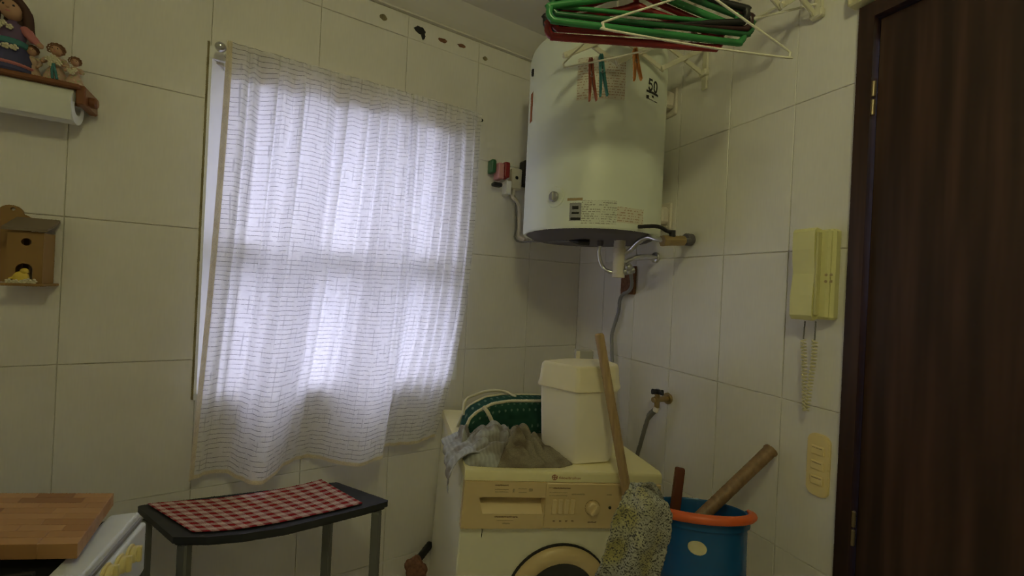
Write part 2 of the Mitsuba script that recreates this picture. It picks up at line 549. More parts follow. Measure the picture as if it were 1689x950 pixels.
def tiling(w, parent, xs, cut):
    for z0 in ROWS:
        z1 = min(z0 + 0.4, WALLTOP)
        z0c = max(z0, 0.0)
        if z1 - z0c < 0.02:
            continue
        for x0, x1 in zip(xs[:-1], xs[1:]):
            q = sbox(x0 + GAP, z0c + GAP, x1 - GAP, z1 - GAP).difference(cut)
            for g in getattr(q, 'geoms', [q]):
                if g.area > 2e-4:
                    tilt = rng.normal(0, 0.0005)
                    put('tile', tile_mesh(g, -0.0008 + tilt), 'tile', parent, smooth=False, M=w.M)


tiling(WW, 'wall_back', [-2.15, -2.095, -1.795, -1.495, -1.195, -0.895, -0.595, -0.295, -0.001], sbox(-1.497, 0.962, -0.632, 2.045))
tiling(RW, 'wall_right', [0.001, 0.2, 0.4, 0.6, 0.8, 1.0, 1.2, 1.4, 1.6, 1.8, 2.0, 2.2], sbox(FRAME_X0 - 0.001, -1, DOOR_X1 + 0.05, FRAME_TOP + 0.001))
# plain band of plaster above the last tile row and the cove under the ceiling
for name, w, x0, x1 in (('trim_1', WW, LEFT_S, 0.0), ('trim_2', RW, 0.0, DEPTH_R)):
    prof = Polygon([(0.02, 2.372), (-0.012, 2.372), (-0.012, 2.378), (-0.035, 2.392), (-0.085, 2.43), (-0.10, 2.4425), (0.02, 2.4425)])
    m = extrude(prof, x1 - x0)
    M = frame(w.p(x0, 0), w.y, w.z, w.x)
    put(name, m, 'plaster', M=M, smooth=False, kind='structure', label='plaster cove under the ceiling')

# dark holes and stains left in the tiles above the curtain
for (px, py), (sx, sz), mt in (((693, 50), (0.020, 0.013), 'black'), ((698, 60), (0.008, 0.012), 'black'), ((730, 67), (0.017, 0.008), 'rust'), ((762, 76), (0.017, 0.007), 'rust'), ((632, 29), (0.012, 0.010), 'grime'), ((800, 97), (0.010, 0.008), 'grime')):
    x, z = WW.at(px, py)
    n = 18
    th = np.arange(n) * 2 * PI / n
    rr = 1 + 0.45 * (meshkit.noise(np.c_[np.cos(th) * 2 + px, np.sin(th) * 2, th * 0], 3) - 0.4)
    pl = Polygon(np.c_[x + sx * rr * np.cos(th), z + sz * rr * np.sin(th)])
    put('wall_hole', wall_slab(WW, pl, -0.0028, 0.004), mt, 'wall_back', smooth=False)

# ------------------------------------------------------------------ window behind the curtain
wk = key_for('window_1')
note(wk, 'white-framed window behind the curtain', None, None, 'structure')
fr = sbox(-1.497, 0.962, -0.632, 2.045).difference(sbox(-1.60, 0.98, -0.662, 2.008))
put('casing', wall_slab(WW, fr, -0.010, 0.02), 'white_paint', wk, smooth=False)
rv = sbox(-1.461, 0.981, -0.662, 2.007).difference(sbox(-1.60, 0.989, -0.672, 1.995))
put('reveal', wall_slab(WW, rv, 0.0, TH + 0.02), 'white_paint', wk, smooth=False)
ss = sbox(-1.446, 0.99, -0.673, 1.994)
RAIL0, RAIL1 = 1.395, 1.468
put('splayed_jamb', tf(extrude(Polygon([(-1.497, -0.010), (-1.490, -0.010), (-1.4465, 0.052), (-1.4465, 0.09), (-1.509, 0.09), (-1.509, 0.004), (-1.497, 0.004)]), 2.007 - 0.981), WW.M @ trans(0, 0, 0.981)), 'white_paint', wk, smooth=False)
sash = ss.difference(sbox(-1.425, 1.005, -0.69, RAIL0)).difference(sbox(-1.425, RAIL1, -0.69, 1.972))
put('sash', wall_slab(WW, sash, 0.045, 0.080), 'white_paint', wk, smooth=False)
put('meeting_rail', cbox(-1.40, -0.695, 0.002, 0.046, RAIL0 + 0.004, RAIL1 - 0.004, 0.003), 'white_paint', wk, M=WW.M)
put('pane', wall_slab(WW, sbox(-1.424, 1.006, -0.691, RAIL0 - 0.001), 0.062, 0.0621), 'window_glass', wk, smooth=False)
put('pane', wall_slab(WW, sbox(-1.424, RAIL1 + 0.001, -0.691, 1.971), 0.062, 0.0621), 'window_glass', wk, smooth=False)
lx = WW.at(648, 408)[0]
put('latch', cat(cbox(lx - 0.022, lx + 0.022, -0.014, 0.003, 1.43, 1.48, 0.004), cbox(lx - 0.014, lx + 0.014, -0.030, -0.013, 1.45, 1.525, 0.004)), 'steel', wk, M=WW.M)
# stained sealant along the left edge of the casing
put('sealant', wall_slab(WW, sbox(-1.5035, 0.962, -1.4975, 2.06), -0.004, 0.004), 'grime', wk, smooth=False, label='dirty brown sealant line')

# ------------------------------------------------------------------ door
dk = key_for('door_1')
note(dk, 'dark brown wooden door in a dark frame', None, None, 'structure')
put('leaf', cbox(DOOR_X0 + 0.003, DOOR_X1 - 0.003, 0.004, 0.045, 0.008, DOOR_TOP - 0.003, 0.002), 'dark_wood', dk, M=RW.M)
jw = DOOR_X0 - FRAME_X0
put('frame_post', wall_slab(RW, Polygon([(FRAME_X0, 0), (DOOR_X0, 0), (DOOR_X0, DOOR_TOP), (FRAME_X0, FRAME_TOP)]), -0.016, 0.05), 'dark_wood', dk, smooth=False)
put('frame_post', wall_slab(RW, Polygon([(DOOR_X1, 0), (DOOR_X1 + jw, 0), (DOOR_X1 + jw, FRAME_TOP), (DOOR_X1, DOOR_TOP)]), -0.016, 0.05), 'dark_wood', dk, smooth=False)
put('frame_header', wall_slab(RW, Polygon([(FRAME_X0, FRAME_TOP), (DOOR_X0, DOOR_TOP), (DOOR_X1, DOOR_TOP), (DOOR_X1 + jw, FRAME_TOP)]), -0.0155, 0.05), 'dark_wood', dk, smooth=False)
for zc in (1.83, 0.83):
    hk = put('hinge', cat(cyl(V(DOOR_X0, -0.006, zc - 0.04), V(DOOR_X0, -0.006, zc - 0.003), 0.0055), cyl(V(DOOR_X0, -0.006, zc + 0.003), V(DOOR_X0, -0.006, zc + 0.04), 0.0055)), 'hinge_brass', dk, M=RW.M)

# ------------------------------------------------------------------ ceiling lamp (outside the frame, gives the warm light)
LAMP = V(0.15, -0.15, CEIL)
lk = thing('ceiling_lamp', 'round glass ceiling lamp behind the camera', 'lamp')
put('base', lathe([(0, 0), (0.07, 0), (0.07, -0.02), (0.055, -0.035), (0, -0.035)][::-1], 32), 'white_paint', lk, M=trans(*LAMP))
scene[key_for('globe', lk)] = {**mikit.ply(tf(trimesh.creation.icosphere(subdivisions=3, radius=0.085), trans(LAMP[0], LAMP[1], CEIL - 0.115)), 'lamp_glass', smooth=True),
                               'emitter': {'type': 'area', 'radiance': {'type': 'rgb', 'value': LAMP_RADIANCE}}}

# ------------------------------------------------------------------ curtain and its rod
ck = thing('curtain', 'white open-check curtain hanging in folds over the window', 'curtain')
# plan of the cloth (x along the wall, distance from the wall) at the rod and at the hem, same number of points
NPL = 47
rc = np.random.default_rng(21)
step = 0.5 + 1.6 * rc.random(NPL - 1) ** 1.7
TOPX = -1.456 + (1.456 - 0.602) * np.concatenate([[0], np.cumsum(step) / step.sum()])
amp_t = 0.004 + 0.020 * rc.random(NPL) ** 1.6
side = np.where(np.arange(NPL) % 2 == 0, 1.0, -1.0)
top = np.c_[TOPX + 0.007 * side * rc.random(NPL), 0.058 + amp_t * side]
bot0 = V(*[(-1.492, 0.060), (-1.468, 0.040), (-1.440, 0.034), (-1.405, 0.050), (-1.365, 0.120), (-1.325, 0.168), (-1.285, 0.140), (-1.245, 0.065), (-1.205, 0.033), (-1.165, 0.036),
          (-1.120, 0.070), (-1.075, 0.140), (-1.030, 0.175), (-0.985, 0.160), (-0.948, 0.135), (-0.957, 0.085), (-0.952, 0.050), (-0.905, 0.040), (-0.860, 0.052), (-0.810, 0.066), (-0.765, 0.050), (-0.725, 0.042)])
bt_ = spline(bot0, 20)
bi = np.linspace(0, len(bt_) - 1, NPL)
bot = np.c_[np.interp(bi, np.arange(len(bt_)), bt_[:, 0]), np.interp(bi, np.arange(len(bt_)), bt_[:, 1]) + 0.006 * side * rc.random(NPL)]
CT, CB = 2.046, 0.745
NT = 8
ts, bs = spline(top, NT), spline(bot, NT)
# the right edge swings in only low down; the left edge swings out
zz = np.linspace(0, 1, 230)
w_in = zz ** 0.8
Pc = np.zeros((len(zz), len(ts), 3))
for i, t in enumerate(zz):
    wx = t ** np.interp(np.arange(len(ts)), [0, len(ts) * 0.6, len(ts)], [1.5, 1.6, 3.0])
    x = ts[:, 0] * (1 - wx) + bs[:, 0] * wx
    mid = np.clip((x + 1.46) / 0.3, 0, 1)
    y = ts[:, 1] * (1 - w_in[i]) + bs[:, 1] * w_in[i]
    Pc[i, :, 0], Pc[i, :, 1], Pc[i, :, 2] = x, -y, CT + (CB - CT) * t
u_len = np.concatenate([[0], np.cumsum(np.hypot(*np.diff(bs, axis=0).T))])
uvc = np.stack(np.broadcast_arrays(u_len[None, :], (zz * (CT - CB))[:, None]), -1)
q = np.stack([uvc[..., 0] * 7, uvc[..., 1] * 1.6, uvc[..., 0] * 0], -1)
amp = 0.004 + 0.016 * zz[:, None]
Pc[..., 1] -= amp * (meshkit.fbm(q, 3, 5) - 0.5) * 2 * 0.8
crk = meshkit.fbm(np.stack([uvc[..., 0] * 55, uvc[..., 1] * 75, uvc[..., 0] * 0], -1), 2, 9) - 0.5
Pc[..., 1] -= 0.0045 * crk * np.clip(zz[:, None] * 1.6 - 0.2, 0.12, 1)
Pc[..., 1] = np.minimum(Pc[..., 1], -0.014)
# the rod pocket: cloth gathered in fine ruffles in front of the rod
hd = np.clip(zz * (CT - CB) / 0.10, 0, 1)[:, None]
hd = hd * hd * (3 - 2 * hd)
pocket = 0.0680 + 0.0035 * (np.sin(u_len * 330 + 3 * np.sin(u_len * 47)) + 1) * 0.6 + 0.003 * meshkit.noise(np.c_[u_len * 40, u_len * 0, u_len * 0], 8)
Pc[..., 1] = Pc[..., 1] * hd - pocket[None] * (1 - hd)
# hem line: sags unevenly
hem = 0.006 * (meshkit.noise(np.c_[u_len * 9, u_len * 0, u_len * 0], 4) - 0.5) + 0.012 * np.clip((u_len - u_len.max() * 0.75) / 0.3, 0, 1) - 0.006
Pc[..., 2] += hem[None, :] * (zz[:, None] ** 3)
shp = Pc.shape
HEAD = int(0.073 * len(zz))
scene[key_for('cloth', ck)] = mikit.ply(tf(grid_mesh(Pc), WW.M), 'curtain_cloth', smooth=True, uv=uvc.reshape(-1, 2))
# double header: a strip behind the cloth with an uneven lower edge
Hh = 40
hl = 0.088 + 0.018 * np.abs(((u_len * 5.2) % 1) - 0.5) * 2 + 0.012 * (meshkit.noise(np.c_[u_len * 7, u_len * 0, u_len * 0], 2) - 0.5)
Ph = np.zeros((Hh, len(ts), 3))
for i, t in enumerate(np.linspace(0, 1, Hh)):
    Ph[i, :, 0], Ph[i, :, 1], Ph[i, :, 2] = ts[:, 0], -0.030 + 0.002 * np.sin(u_len * 200), CT - 0.002 - hl * t
    if i < 3:
        Ph[i, :, 1] = -0.064 + 0.011 * i
uvh = np.stack(np.broadcast_arrays(u_len[None, :], (np.linspace(0, 1, Hh) * 0.1)[:, None]), -1)
scene[key_for('header', ck)] = mikit.ply(tf(grid_mesh(Ph), WW.M), 'curtain_hem', smooth=True, uv=uvh.reshape(-1, 2))
# bottom hem
nb = 3
Pb = Pc[-nb:].copy()
Pb[..., 1] -= 0.0022
scene[key_for('bottom_hem', ck)] = mikit.ply(tf(grid_mesh(Pb), WW.M), 'curtain_hem', smooth=True, uv=uvc[-nb:].reshape(-1, 2))
# side hem at the left edge
ns = 9
Ps = Pc[:, :ns].copy()
Ps[..., 1] -= 0.0022
scene[key_for('side_hem', ck)] = mikit.ply(tf(grid_mesh(Ps), WW.M), 'curtain_hem', smooth=True, uv=uvc[:, :ns].reshape(-1, 2))

rk = thing('curtain_rod', 'thin curtain rod with a round dark metal knob at its left end', 'curtain rod')
rx0, rx1, rz = -1.462, -0.600, 2.026
put('rod', cyl(V(rx0, -0.060, rz), V(rx1, -0.060, rz - 0.002), 0.0042, 14), 'steel', rk, M=WW.M)
put('knob', cat(ball(V(rx0 - 0.004, -0.060, rz), 0.0145, 3), cyl(V(rx0 - 0.004, -0.074, rz), V(rx0 - 0.004, -0.078, rz), 0.006)), 'chrome', rk, M=WW.M, smooth=50)
for x in (rx0 + 0.012, rx1 - 0.006):
    put('bracket', cat(cyl(V(x, -0.060, rz), V(x, 0.0, rz), 0.003, 10), cyl(V(x, -0.011, rz), V(x, -0.001, rz), 0.010, 16)), 'steel', rk, M=WW.M)
put('end_cap', ball(V(rx1 + 0.004, -0.060, rz - 0.002), 0.0062, 2), 'black', rk, M=WW.M, smooth=True)

# ------------------------------------------------------------------ shelf with paper roll, dolls, bird house
sk = thing('towel_holder', 'reddish brown wooden wall shelf holding the paper towel roll', 'shelf')
x1, zt = WW.at(133, 143, 0.085)
SH_Z = WW.at(0, 112, 0.10)[1]
put('shelf_board', cbox(-2.12, x1 + 0.004, -0.105, -0.001, SH_Z - 0.012, SH_Z, 0.003), 'shelf_wood', sk, M=WW.M)
ex = WW.at(142, 160, 0.075)
put('end_bracket', cat(cbox(x1 - 0.006, x1 + 0.012, -0.095, -0.001, SH_Z - 0.048, SH_Z + 0.001, 0.003)), 'shelf_wood', sk, M=WW.M)
put('dowel', cat(cyl(V(-2.12, -0.062, SH_Z - 0.038), V(x1 + 0.014, -0.062, SH_Z - 0.038), 0.008), cyl(V(x1 + 0.010, -0.062, SH_Z - 0.030), V(x1 + 0.028, -0.062, SH_Z - 0.030), 0.0135, 20, 0.004)), 'shelf_wood', sk, M=WW.M)
pk = thing('paper_towel_roll', 'white paper towel roll hanging under the wooden shelf', 'paper towel')
xr = x1 - 0.010
PRR = 0.0435
RC = SH_Z - 0.050      # the tube hangs on the dowel
put('roll', tf(lathe([(0.0205, 0), (PRR - 0.001, 0), (PRR, 0.001), (PRR, 0.299), (PRR - 0.001, 0.30), (0.0205, 0.30), (0.0205, 0)], 48), look_frame(WW.p(xr, RC, 0.062), WW.p(xr - 0.3, RC, 0.062))), 'paper', pk, smooth=30)
th = np.linspace(-0.4 * PI, 0.0, 12)
fl_ = [(-0.062 - (PRR + 0.0012) * math.cos(t), RC - (PRR + 0.0012) * math.sin(t)) for t in th] + [(-0.1068, RC - 0.014), (-0.1045, RC - 0.028), (-0.100, RC - 0.042)]
Pf = np.array([[(x, y, z) for x in np.linspace(xr - 0.30, xr, 14)] for y, z in fl_])
Pf[..., 1] += 0.002 * np.sin(np.linspace(0, 9, 14))[None] * np.linspace(0, 1, len(fl_))[:, None] ** 4
put('loose_sheet', grid_mesh(Pf, 0.0008), 'paper', pk, M=WW.M, smooth=60)


def flower(c, r, mats=('petal',), M=None, parent=None, centre='yellow_paint'):
    put('flower', cat([ball(c + V(math.cos(a) * r, -0.002, math.sin(a) * r), r * 0.62, 1) for a in np.arange(5) * 2 * PI / 5] + [ball(c + V(0, -r * 0.5, 0), r * 0.45, 1)]), mats[0], parent, M=M, smooth=True)


def figurine(k, x, y, z, s, dress, bodice, hair, sleeves, arm_to, skin='skin', long_hair=True, band=None):
    """small standing doll, about 17 cm tall at s = 1, facing the room"""
    M = WW.M @ trans(x, y, z) @ np.diag([s, s, s, 1.0])
    put('skirt', lathe([(0, 0), (0.036, 0), (0.040, 0.006), (0.034, 0.035), (0.024, 0.062), (0.019, 0.072), (0, 0.074)], 28), dress, k, M=M, smooth=40)
    put('bodice', tf(lathe([(0, 0.068), (0.019, 0.068), (0.022, 0.085), (0.023, 0.100), (0.016, 0.112), (0.007, 0.118), (0.006, 0.124), (0, 0.124)], 24), np.diag([1, 0.7, 1, 1.0])), bodice, k, M=M, smooth=50)
    if band:
        put('waist_band', tf(lathe([(0.024, 0.060), (0.028, 0.063), (0.027, 0.074), (0.021, 0.077)], 28), np.diag([1, 0.9, 1, 1.0])), band, k, M=M, smooth=50)
    head = ball(V(0, -0.003, 0.142), 0.0205, 3, (0.9, 0.92, 1.08))
    nose = ball(V(0, -0.0225, 0.140), 0.003, 1)
    put('head', cat(head, nose), skin, k, M=M, smooth=True)
    put('eyes', cat([ball(V(q * 0.0075, -0.0195, 0.1455), 0.0022, 1) for q in (-1, 1)]), 'black', k, M=M, smooth=True)
    put('mouth', ball(V(0, -0.0208, 0.1325), 0.0026, 1, (1.5, 0.5, 0.6)), 'pink_cloth', k, M=M, smooth=True)
    if long_hair:
        hm = [ball(V(0, 0.004, 0.147), 0.0235, 3, (1.0, 0.95, 1.05))]
        for q in (-1, 1):
            hm.append(tube(spline(V((q * 0.012, -0.012, 0.163), (q * 0.0225, -0.006, 0.145), (q * 0.026, -0.003, 0.118), (q * 0.029, -0.003, 0.088)), 5), [0.007] * 6 + [0.0085] * 5 + [0.008] * 4 + [0.005], 8))
        hm.append(tube(V((0, 0.015, 0.150), (0, 0.017, 0.12), (0, 0.016, 0.085)), [0.017, 0.019, 0.012], 10))
    else:
        hm = [ball(V(0, 0.004, 0.149), 0.0228, 3)]
        for a in np.linspace(-0.5, PI + 0.5, 9):
            c = V(math.cos(a) * 0.022, -0.008, 0.146 + math.sin(a) * 0.020)
            hm.append(tube(c + np.c_[np.cos(np.arange(12) * PI / 6) * 0.0055, np.arange(12) * 0.0003, np.sin(np.arange(12) * PI / 6) * 0.0055], 0.0024, 6, True))
    put('hair', cat(hm), hair, k, M=M, smooth=60)
    for q in (-1, 1):
        h = V(*arm_to) * V(q, 1, 1)
        sh, el = V(q * 0.021, -0.003, 0.106), V(q * 0.034, -0.012, 0.088)
        put('arm', tube(spline([sh, el, h], 6), [0.0095] * 5 + [0.0085] * 4 + [0.006] * 4, 10), sleeves, k, M=M, smooth=50)
        put('hand', ball(h, 0.006, 2), skin, k, M=M, smooth=True)
    return M


dx = WW.at(25, 60, 0.06)[0]
d1 = thing('doll', 'long-haired doll in a violet dress with a teal sash standing on the wooden shelf', 'doll')
M1 = figurine(d1, dx - 0.006, -0.058, SH_Z, 1.12, 'indigo', 'violet', 'hair_brown', 'pink_cloth', (0.050, -0.020, 0.072), band='teal_cloth')
for fx, fz in ((-0.006, 0.104), (0.004, 0.098), (-0.012, 0.096)):
    flower(V(fx, -0.020, fz), 0.004, M=M1, parent=d1)
for fx in (-0.022, -0.010, 0.004, 0.016):
    flower(V(fx, -0.031, 0.052), 0.0045, M=M1, parent=d1)
put('dress_hem', lathe([(0.038, 0.014), (0.0405, 0.017), (0.039, 0.021), (0.036, 0.021)], 28), 'pink_cloth', d1, M=M1, smooth=50)
d2x = WW.at(103, 100, 0.06)[0]
d2 = thing('doll', 'smaller curly-haired doll in a pale flowered dress holding a bouquet', 'doll')
M2 = figurine(d2, d2x - 0.013, -0.052, SH_Z, 0.62, 'floral', 'floral', 'hair_chestnut', 'floral', (0.030, -0.030, 0.078), long_hair=False)
for fx, fz in ((-0.012, 0.090), (0.0, 0.082), (0.012, 0.092), (0.004, 0.100), (-0.004, 0.070), (0.020, 0.080)):
    flower(V(fx, -0.038, fz), 0.007, M=M2, parent=d2)
put('ribbon', cat([tube(spline(V((0.004, -0.040, 0.075), (q * 0.010 + 0.006, -0.046, 0.045), (q * 0.014 + 0.01, -0.047, 0.012)), 5), 0.0045, 8) for q in (-0.3, 0.6)]), 'teal_cloth', d2, M=M2, smooth=50)
d3 = thing('doll', 'smallest pale flowered doll at the right end of the wooden shelf', 'doll')
M3 = figurine(d3, d2x + 0.024, -0.060, SH_Z, 0.47, 'floral', 'floral', 'hair_chestnut', 'floral', (0.030, -0.030, 0.078), long_hair=False)
for fx, fz in ((-0.010, 0.080), (0.010, 0.088), (0.0, 0.070)):
    flower(V(fx, -0.038, fz), 0.008, M=M3, parent=d3)
d4 = thing('doll', 'pale flowered doll half hidden between the long-haired doll and the bouquet doll', 'doll')
M4 = figurine(d4, d2x - 0.055, -0.056, SH_Z, 0.50, 'floral', 'floral', 'hair_chestnut', 'floral', (0.030, -0.030, 0.060), long_hair=False)

bk = thing('bird_house', 'small wooden bird house hanging on the tiles, with a painted yellow bird in its arch', 'bird house')
OFFB = 0.075
hx0, hz0 = WW.at(8, 470, OFFB)
hx1, hz1 = WW.at(73, 384, OFFB)
hz0 = WW.at(40, 467, OFFB)[1]
cxh = (hx0 + hx1) / 2
bx0, bx1 = WW.at(-18, 350, 0.01)[0], WW.at(50, 360, 0.01)[0]
bt = WW.at(20, 338, 0.01)[1]
bpl = Polygon([(bx0, hz0)] + [(bx0, bt - 0.028)] + [((bx0 + bx1) / 2 + (bx1 - bx0) / 2 * 0.62 * math.cos(a), bt - 0.020 + 0.020 * math.sin(a)) for a in np.linspace(PI, 0, 12)] + [(bx1, bt - 0.028), (bx1, hz0)])
hang = Point((bx0 + bx1) / 2 + 0.004, bt - 0.010).buffer(0.0045)
put('back_plate', wall_slab(WW, bpl.difference(hang), -0.009, -0.001), 'house_wood', bk, smooth=False)
arch = Polygon([(cxh - 0.014, hz0 + 0.002)] + [(cxh - 0.001 + 0.015 * math.cos(a), hz0 + 0.034 + 0.015 * math.sin(a)) for a in np.linspace(PI, 0, 14)] + [(cxh + 0.014, hz0 + 0.002)])
hole = Point(cxh + 0.001, hz1 - 0.026).buffer(0.0092)
front = sbox(hx0, hz0, hx1, hz1)
put('front_board', wall_slab(WW, front.difference(arch).difference(hole), -OFFB, -OFFB + 0.006), 'house_wood', bk, smooth=False)
put('side_board', cbox(hx0, hx0 + 0.006, -OFFB + 0.0062, -0.0092, hz0, hz1, 0.001), 'house_wood', bk, M=WW.M, smooth=False)
put('side_board', cbox(hx1 - 0.006, hx1, -OFFB + 0.0062, -0.0092, hz0, hz1, 0.001), 'house_wood', bk, M=WW.M, smooth=False)
put('base_board', cbox(hx0 - 0.006, hx1 + 0.008, -OFFB - 0.016, -0.001, hz0 - 0.007, hz0, 0.0015), 'house_wood', bk, M=WW.M, smooth=False)
rp = extrude(Polygon([(-OFFB - 0.010, hz1 + 0.001), (-OFFB - 0.008, hz1 + 0.008), (-0.010, hz1 + 0.040), (-0.010, hz1 + 0.033)]), hx1 - hx0 + 0.016)
put('roof_board', rp, 'house_roof', bk, M=frame(WW.p(hx0 - 0.008, 0), WW.y, WW.z, WW.x), smooth=False)
bq = V(cxh - 0.004, -OFFB - 0.003, hz0 + 0.014)
put('bird', cat(ball(bq, 0.012, 2, (1.2, 0.8, 1.3)), ball(bq + V(0.006, -0.002, 0.016), 0.0075, 2), tf(lathe([(0, 0), (0.002, 0), (0, 0.006)], 8), trans(*(bq + V(0.011, -0.002, 0.014))) @ rot([0, 1, 0], 90)), ball(bq + V(-0.011, 0, -0.002), 0.006, 2, (1.8, 0.5, 0.5))), 'yellow_paint', bk, M=WW.M, smooth=50)
for fx, fz in ((-0.022, 0.004), (-0.010, 0.003), (0.010, 0.006), (0.020, 0.005), (0.002, 0.003)):
    flower(V(cxh + fx, -OFFB - 0.009, hz0 + fz), 0.0045, M=WW.M, parent=bk)

# ------------------------------------------------------------------ water heater
HY, HR = 1.53, 0.2475
hc = at_depth(979, 250, HY)
HC = V(hc[0], hc[1], 0)
HB, HT = at_depth(976, 391, HY)[2] - 0.004, at_depth(980, 97, HY)[2]


def on_heater(px, py, r=HR):
    """(angle, height) of the point of the heater's jacket seen at a pixel; angle 0 faces the camera, positive to the right"""
    d = ray(px, py)
    a, b = d[0] ** 2 + d[1] ** 2, -2 * (d[0] * HC[0] + d[1] * HC[1])
    c = HC[0] ** 2 + HC[1] ** 2 - r * r
    t = (-b - math.sqrt(max(b * b - 4 * a * c, 0))) / (2 * a)
    q = EYE + d * t - HC
    return math.atan2(q[0], -q[1]), q[2]


def hp(a, z, r=HR):
    return HC + V(r * math.sin(a), -r * math.cos(a), z)


hk = thing('water_heater', 'white cylindrical water heater hanging in the corner', 'water heater')
r = HR
put('jacket', lathe([(r - 0.012, HB + 0.001), (r - 0.004, HB), (r, HB + 0.006), (r, HT - 0.035), (r - 0.004, HT - 0.018), (r - 0.016, HT - 0.006), (r - 0.05, HT), (0, HT + 0.002)], 96), 'heater_white', hk, M=trans(*HC), smooth=40)
put('bottom_cap', lathe([(0, HB - 0.016), (r - 0.09, HB - 0.015), (r - 0.035, HB - 0.010), (r - 0.012, HB + 0.002), (r - 0.013, HB + 0.02), (0, HB + 0.02)], 64), 'heater_base', hk, M=trans(*HC), smooth=40)


def patch(p0, p1, name, m, off=0.0006, n=14, **kw):
    a0, z1 = on_heater(*p0)
    a1, z0 = on_heater(*p1)
    A, Z = np.meshgrid(np.linspace(a0, a1, n), np.linspace(z1, z0, 3))
    Pm = np.stack([HC[0] + (HR + off) * np.sin(A), HC[1] - (HR + off) * np.cos(A), Z], -1)
    uv = np.stack([(A - a0) * HR, z1 - Z], -1)
    return put(name, grid_mesh(Pm), m, hk, smooth=True, uv=uv.reshape(-1, 2), **kw)


patch((954, 97), (1030, 166), 'sticker', 'label_warm', label='large faded instruction sticker near the top')
patch((960, 330), (1016, 371), 'sticker', 'label_print', label='pale sticker with rows of small print')
patch((1018, 341), (1060, 372), 'sticker', 'label_warm', label='small sticker with reddish print')
patch((936, 327), (961, 330.5), 'sticker', 'print_faint')
dk_ = patch((940, 335), (958, 364), 'sticker', 'pipe_grey', label='small dark picture sticker')
for (a, b) in (((944, 340), (954, 345)), ((943, 350), (955, 353)), ((941, 359), (957, 363))):
    patch(a, b, 'sticker_print', 'black', off=0.0009)


def bend_text(text, px, py, hgt, width_px, mt, name):
    tm = meshkit.text_mesh(text, hgt, 0.0006, bold=True).subdivide()
    a0, z0 = on_heater(px, py)
    a1, _ = on_heater(px + width_px, py)
    v = np.array(tm.vertices)
    sx = (a1 - a0) * HR / v[:, 0].max()
    a = a0 + v[:, 0] * sx / HR
    rr = HR + 0.0003 + v[:, 2]
    tm.vertices = np.c_[HC[0] + rr * np.sin(a), HC[1] - rr * np.cos(a), z0 + v[:, 1]]
    put(name, tm, mt, hk, smooth=False)


bend_text('50', 1068, 147, 0.036, 16, 'black', 'capacity_number')
for (a, b) in (((1066, 151), (1085, 157)), ((1066, 161), (1084, 171)), ((1066, 156), (1070, 163)), ((1075, 157), (1078, 162))):
    patch(a, b, 'capacity_print', 'black', off=0.0009, n=6)
ka, kz = on_heater(915.5, 325)
kf = frame(hp(ka, kz), V(math.cos(ka), math.sin(ka), 0), V(-math.sin(ka), math.cos(ka), 0) * 1.0, V(0, 0, 1))
put('gauge_plate', cyl(V(0, 0.004, 0), V(0, -0.0025, 0), 0.033, 32, 0.001), 'heater_white', hk, M=kf)
put('knob', cat(cyl(V(0, -0.002, 0), V(0, -0.016, 0), 0.0165, 24, 0.003), cbox(-0.003, 0.003, -0.021, -0.015, -0.013, 0.013, 0.001)), 'steel', hk, M=kf)
Pm = np.array([[hp(a, z, HR + 0.0006) for a in np.linspace(-1.36, -1.26, 4)] for z in np.linspace(on_heater(900, 185)[1], on_heater(900, 135)[1], 5)])
put('sticker', grid_mesh(Pm), 'print_red', hk, smooth=True, label='red mark at the left edge')
# wall bracket on the right
for z in (2.06, 1.64):
    s0 = 0.53
    put('wall_bracket', cat(cbox(s0 - 0.03, s0 + 0.055, -0.012, -0.0005, z - 0.05, z + 0.05, 0.004), cbox(s0 + 0.0, s0 + 0.05, -0.05, -0.011, z - 0.03, z + 0.03, 0.008)), 'fitting_white', hk, M=RW.M)
# cable clamp and red mark at the left rim
put('rim_clip', tf(cbox(-0.006, 0.006, -0.006, 0.004, -0.012, 0.012, 0.002), frame(hp(-1.30, on_heater(880, 120)[1]), V(math.cos(-1.3), math.sin(-1.3), 0), V(-math.sin(-1.3), math.cos(-1.3), 0), V(0, 0, 1))), 'black', hk)

# plumbing under the heater
pl_ = thing('heater_plumbing', 'pipes, white safety valve and brass tap under the water heater', 'pipework')
vz = HB - 0.01
va = at_depth(1021, 425, 1.45)
put('safety_valve', cat(cyl(V(va[0], va[1], vz - 0.135), V(va[0], va[1], vz + 0.0), 0.020, 24, 0.004), cyl(V(va[0], va[1], vz - 0.05), V(va[0], va[1], vz - 0.03), 0.0225, 24), cyl(V(va[0], va[1], vz - 0.135), V(va[0], va[1], vz - 0.12), 0.0225, 24)), 'fitting_white', pl_)
x2, z2 = RW.at(1140, 395)
x2 -= 0.008
tv = RW.p(x2, z2, 0.0)
A = lambda px, py, y: at_depth(px, py, y)
brass0, brass1 = A(1096, 397, 1.325), A(1128, 397, 1.345)
put('supply_pipe', tube(spline([V(va[0] + 0.015, va[1], vz - 0.05), A(1040, 412, 1.43), A(1052, 400, 1.40), A(1068, 391, 1.37), A(1082, 394, 1.345), brass0], 6), 0.0085, 12), 'chrome', pl_, smooth=60)
put('ball_valve', cat(cyl(brass0, brass1, 0.0165, 12, 0.002), cyl(brass0 - (brass1 - brass0) * 0.12, brass0 + (brass1 - brass0) * 0.12, 0.0195, 6, 0.001)), 'brass', pl_, smooth=30)
wd = RW.p(*RW.at(1141, 396), 0.001)
put('wall_rosette', cat(cyl(brass1, wd, 0.009, 16), cyl(wd + RW.y * -0.030, wd, 0.021, 24, 0.004)), 'heater_base', pl_)
hv = A(1109, 384, 1.33)
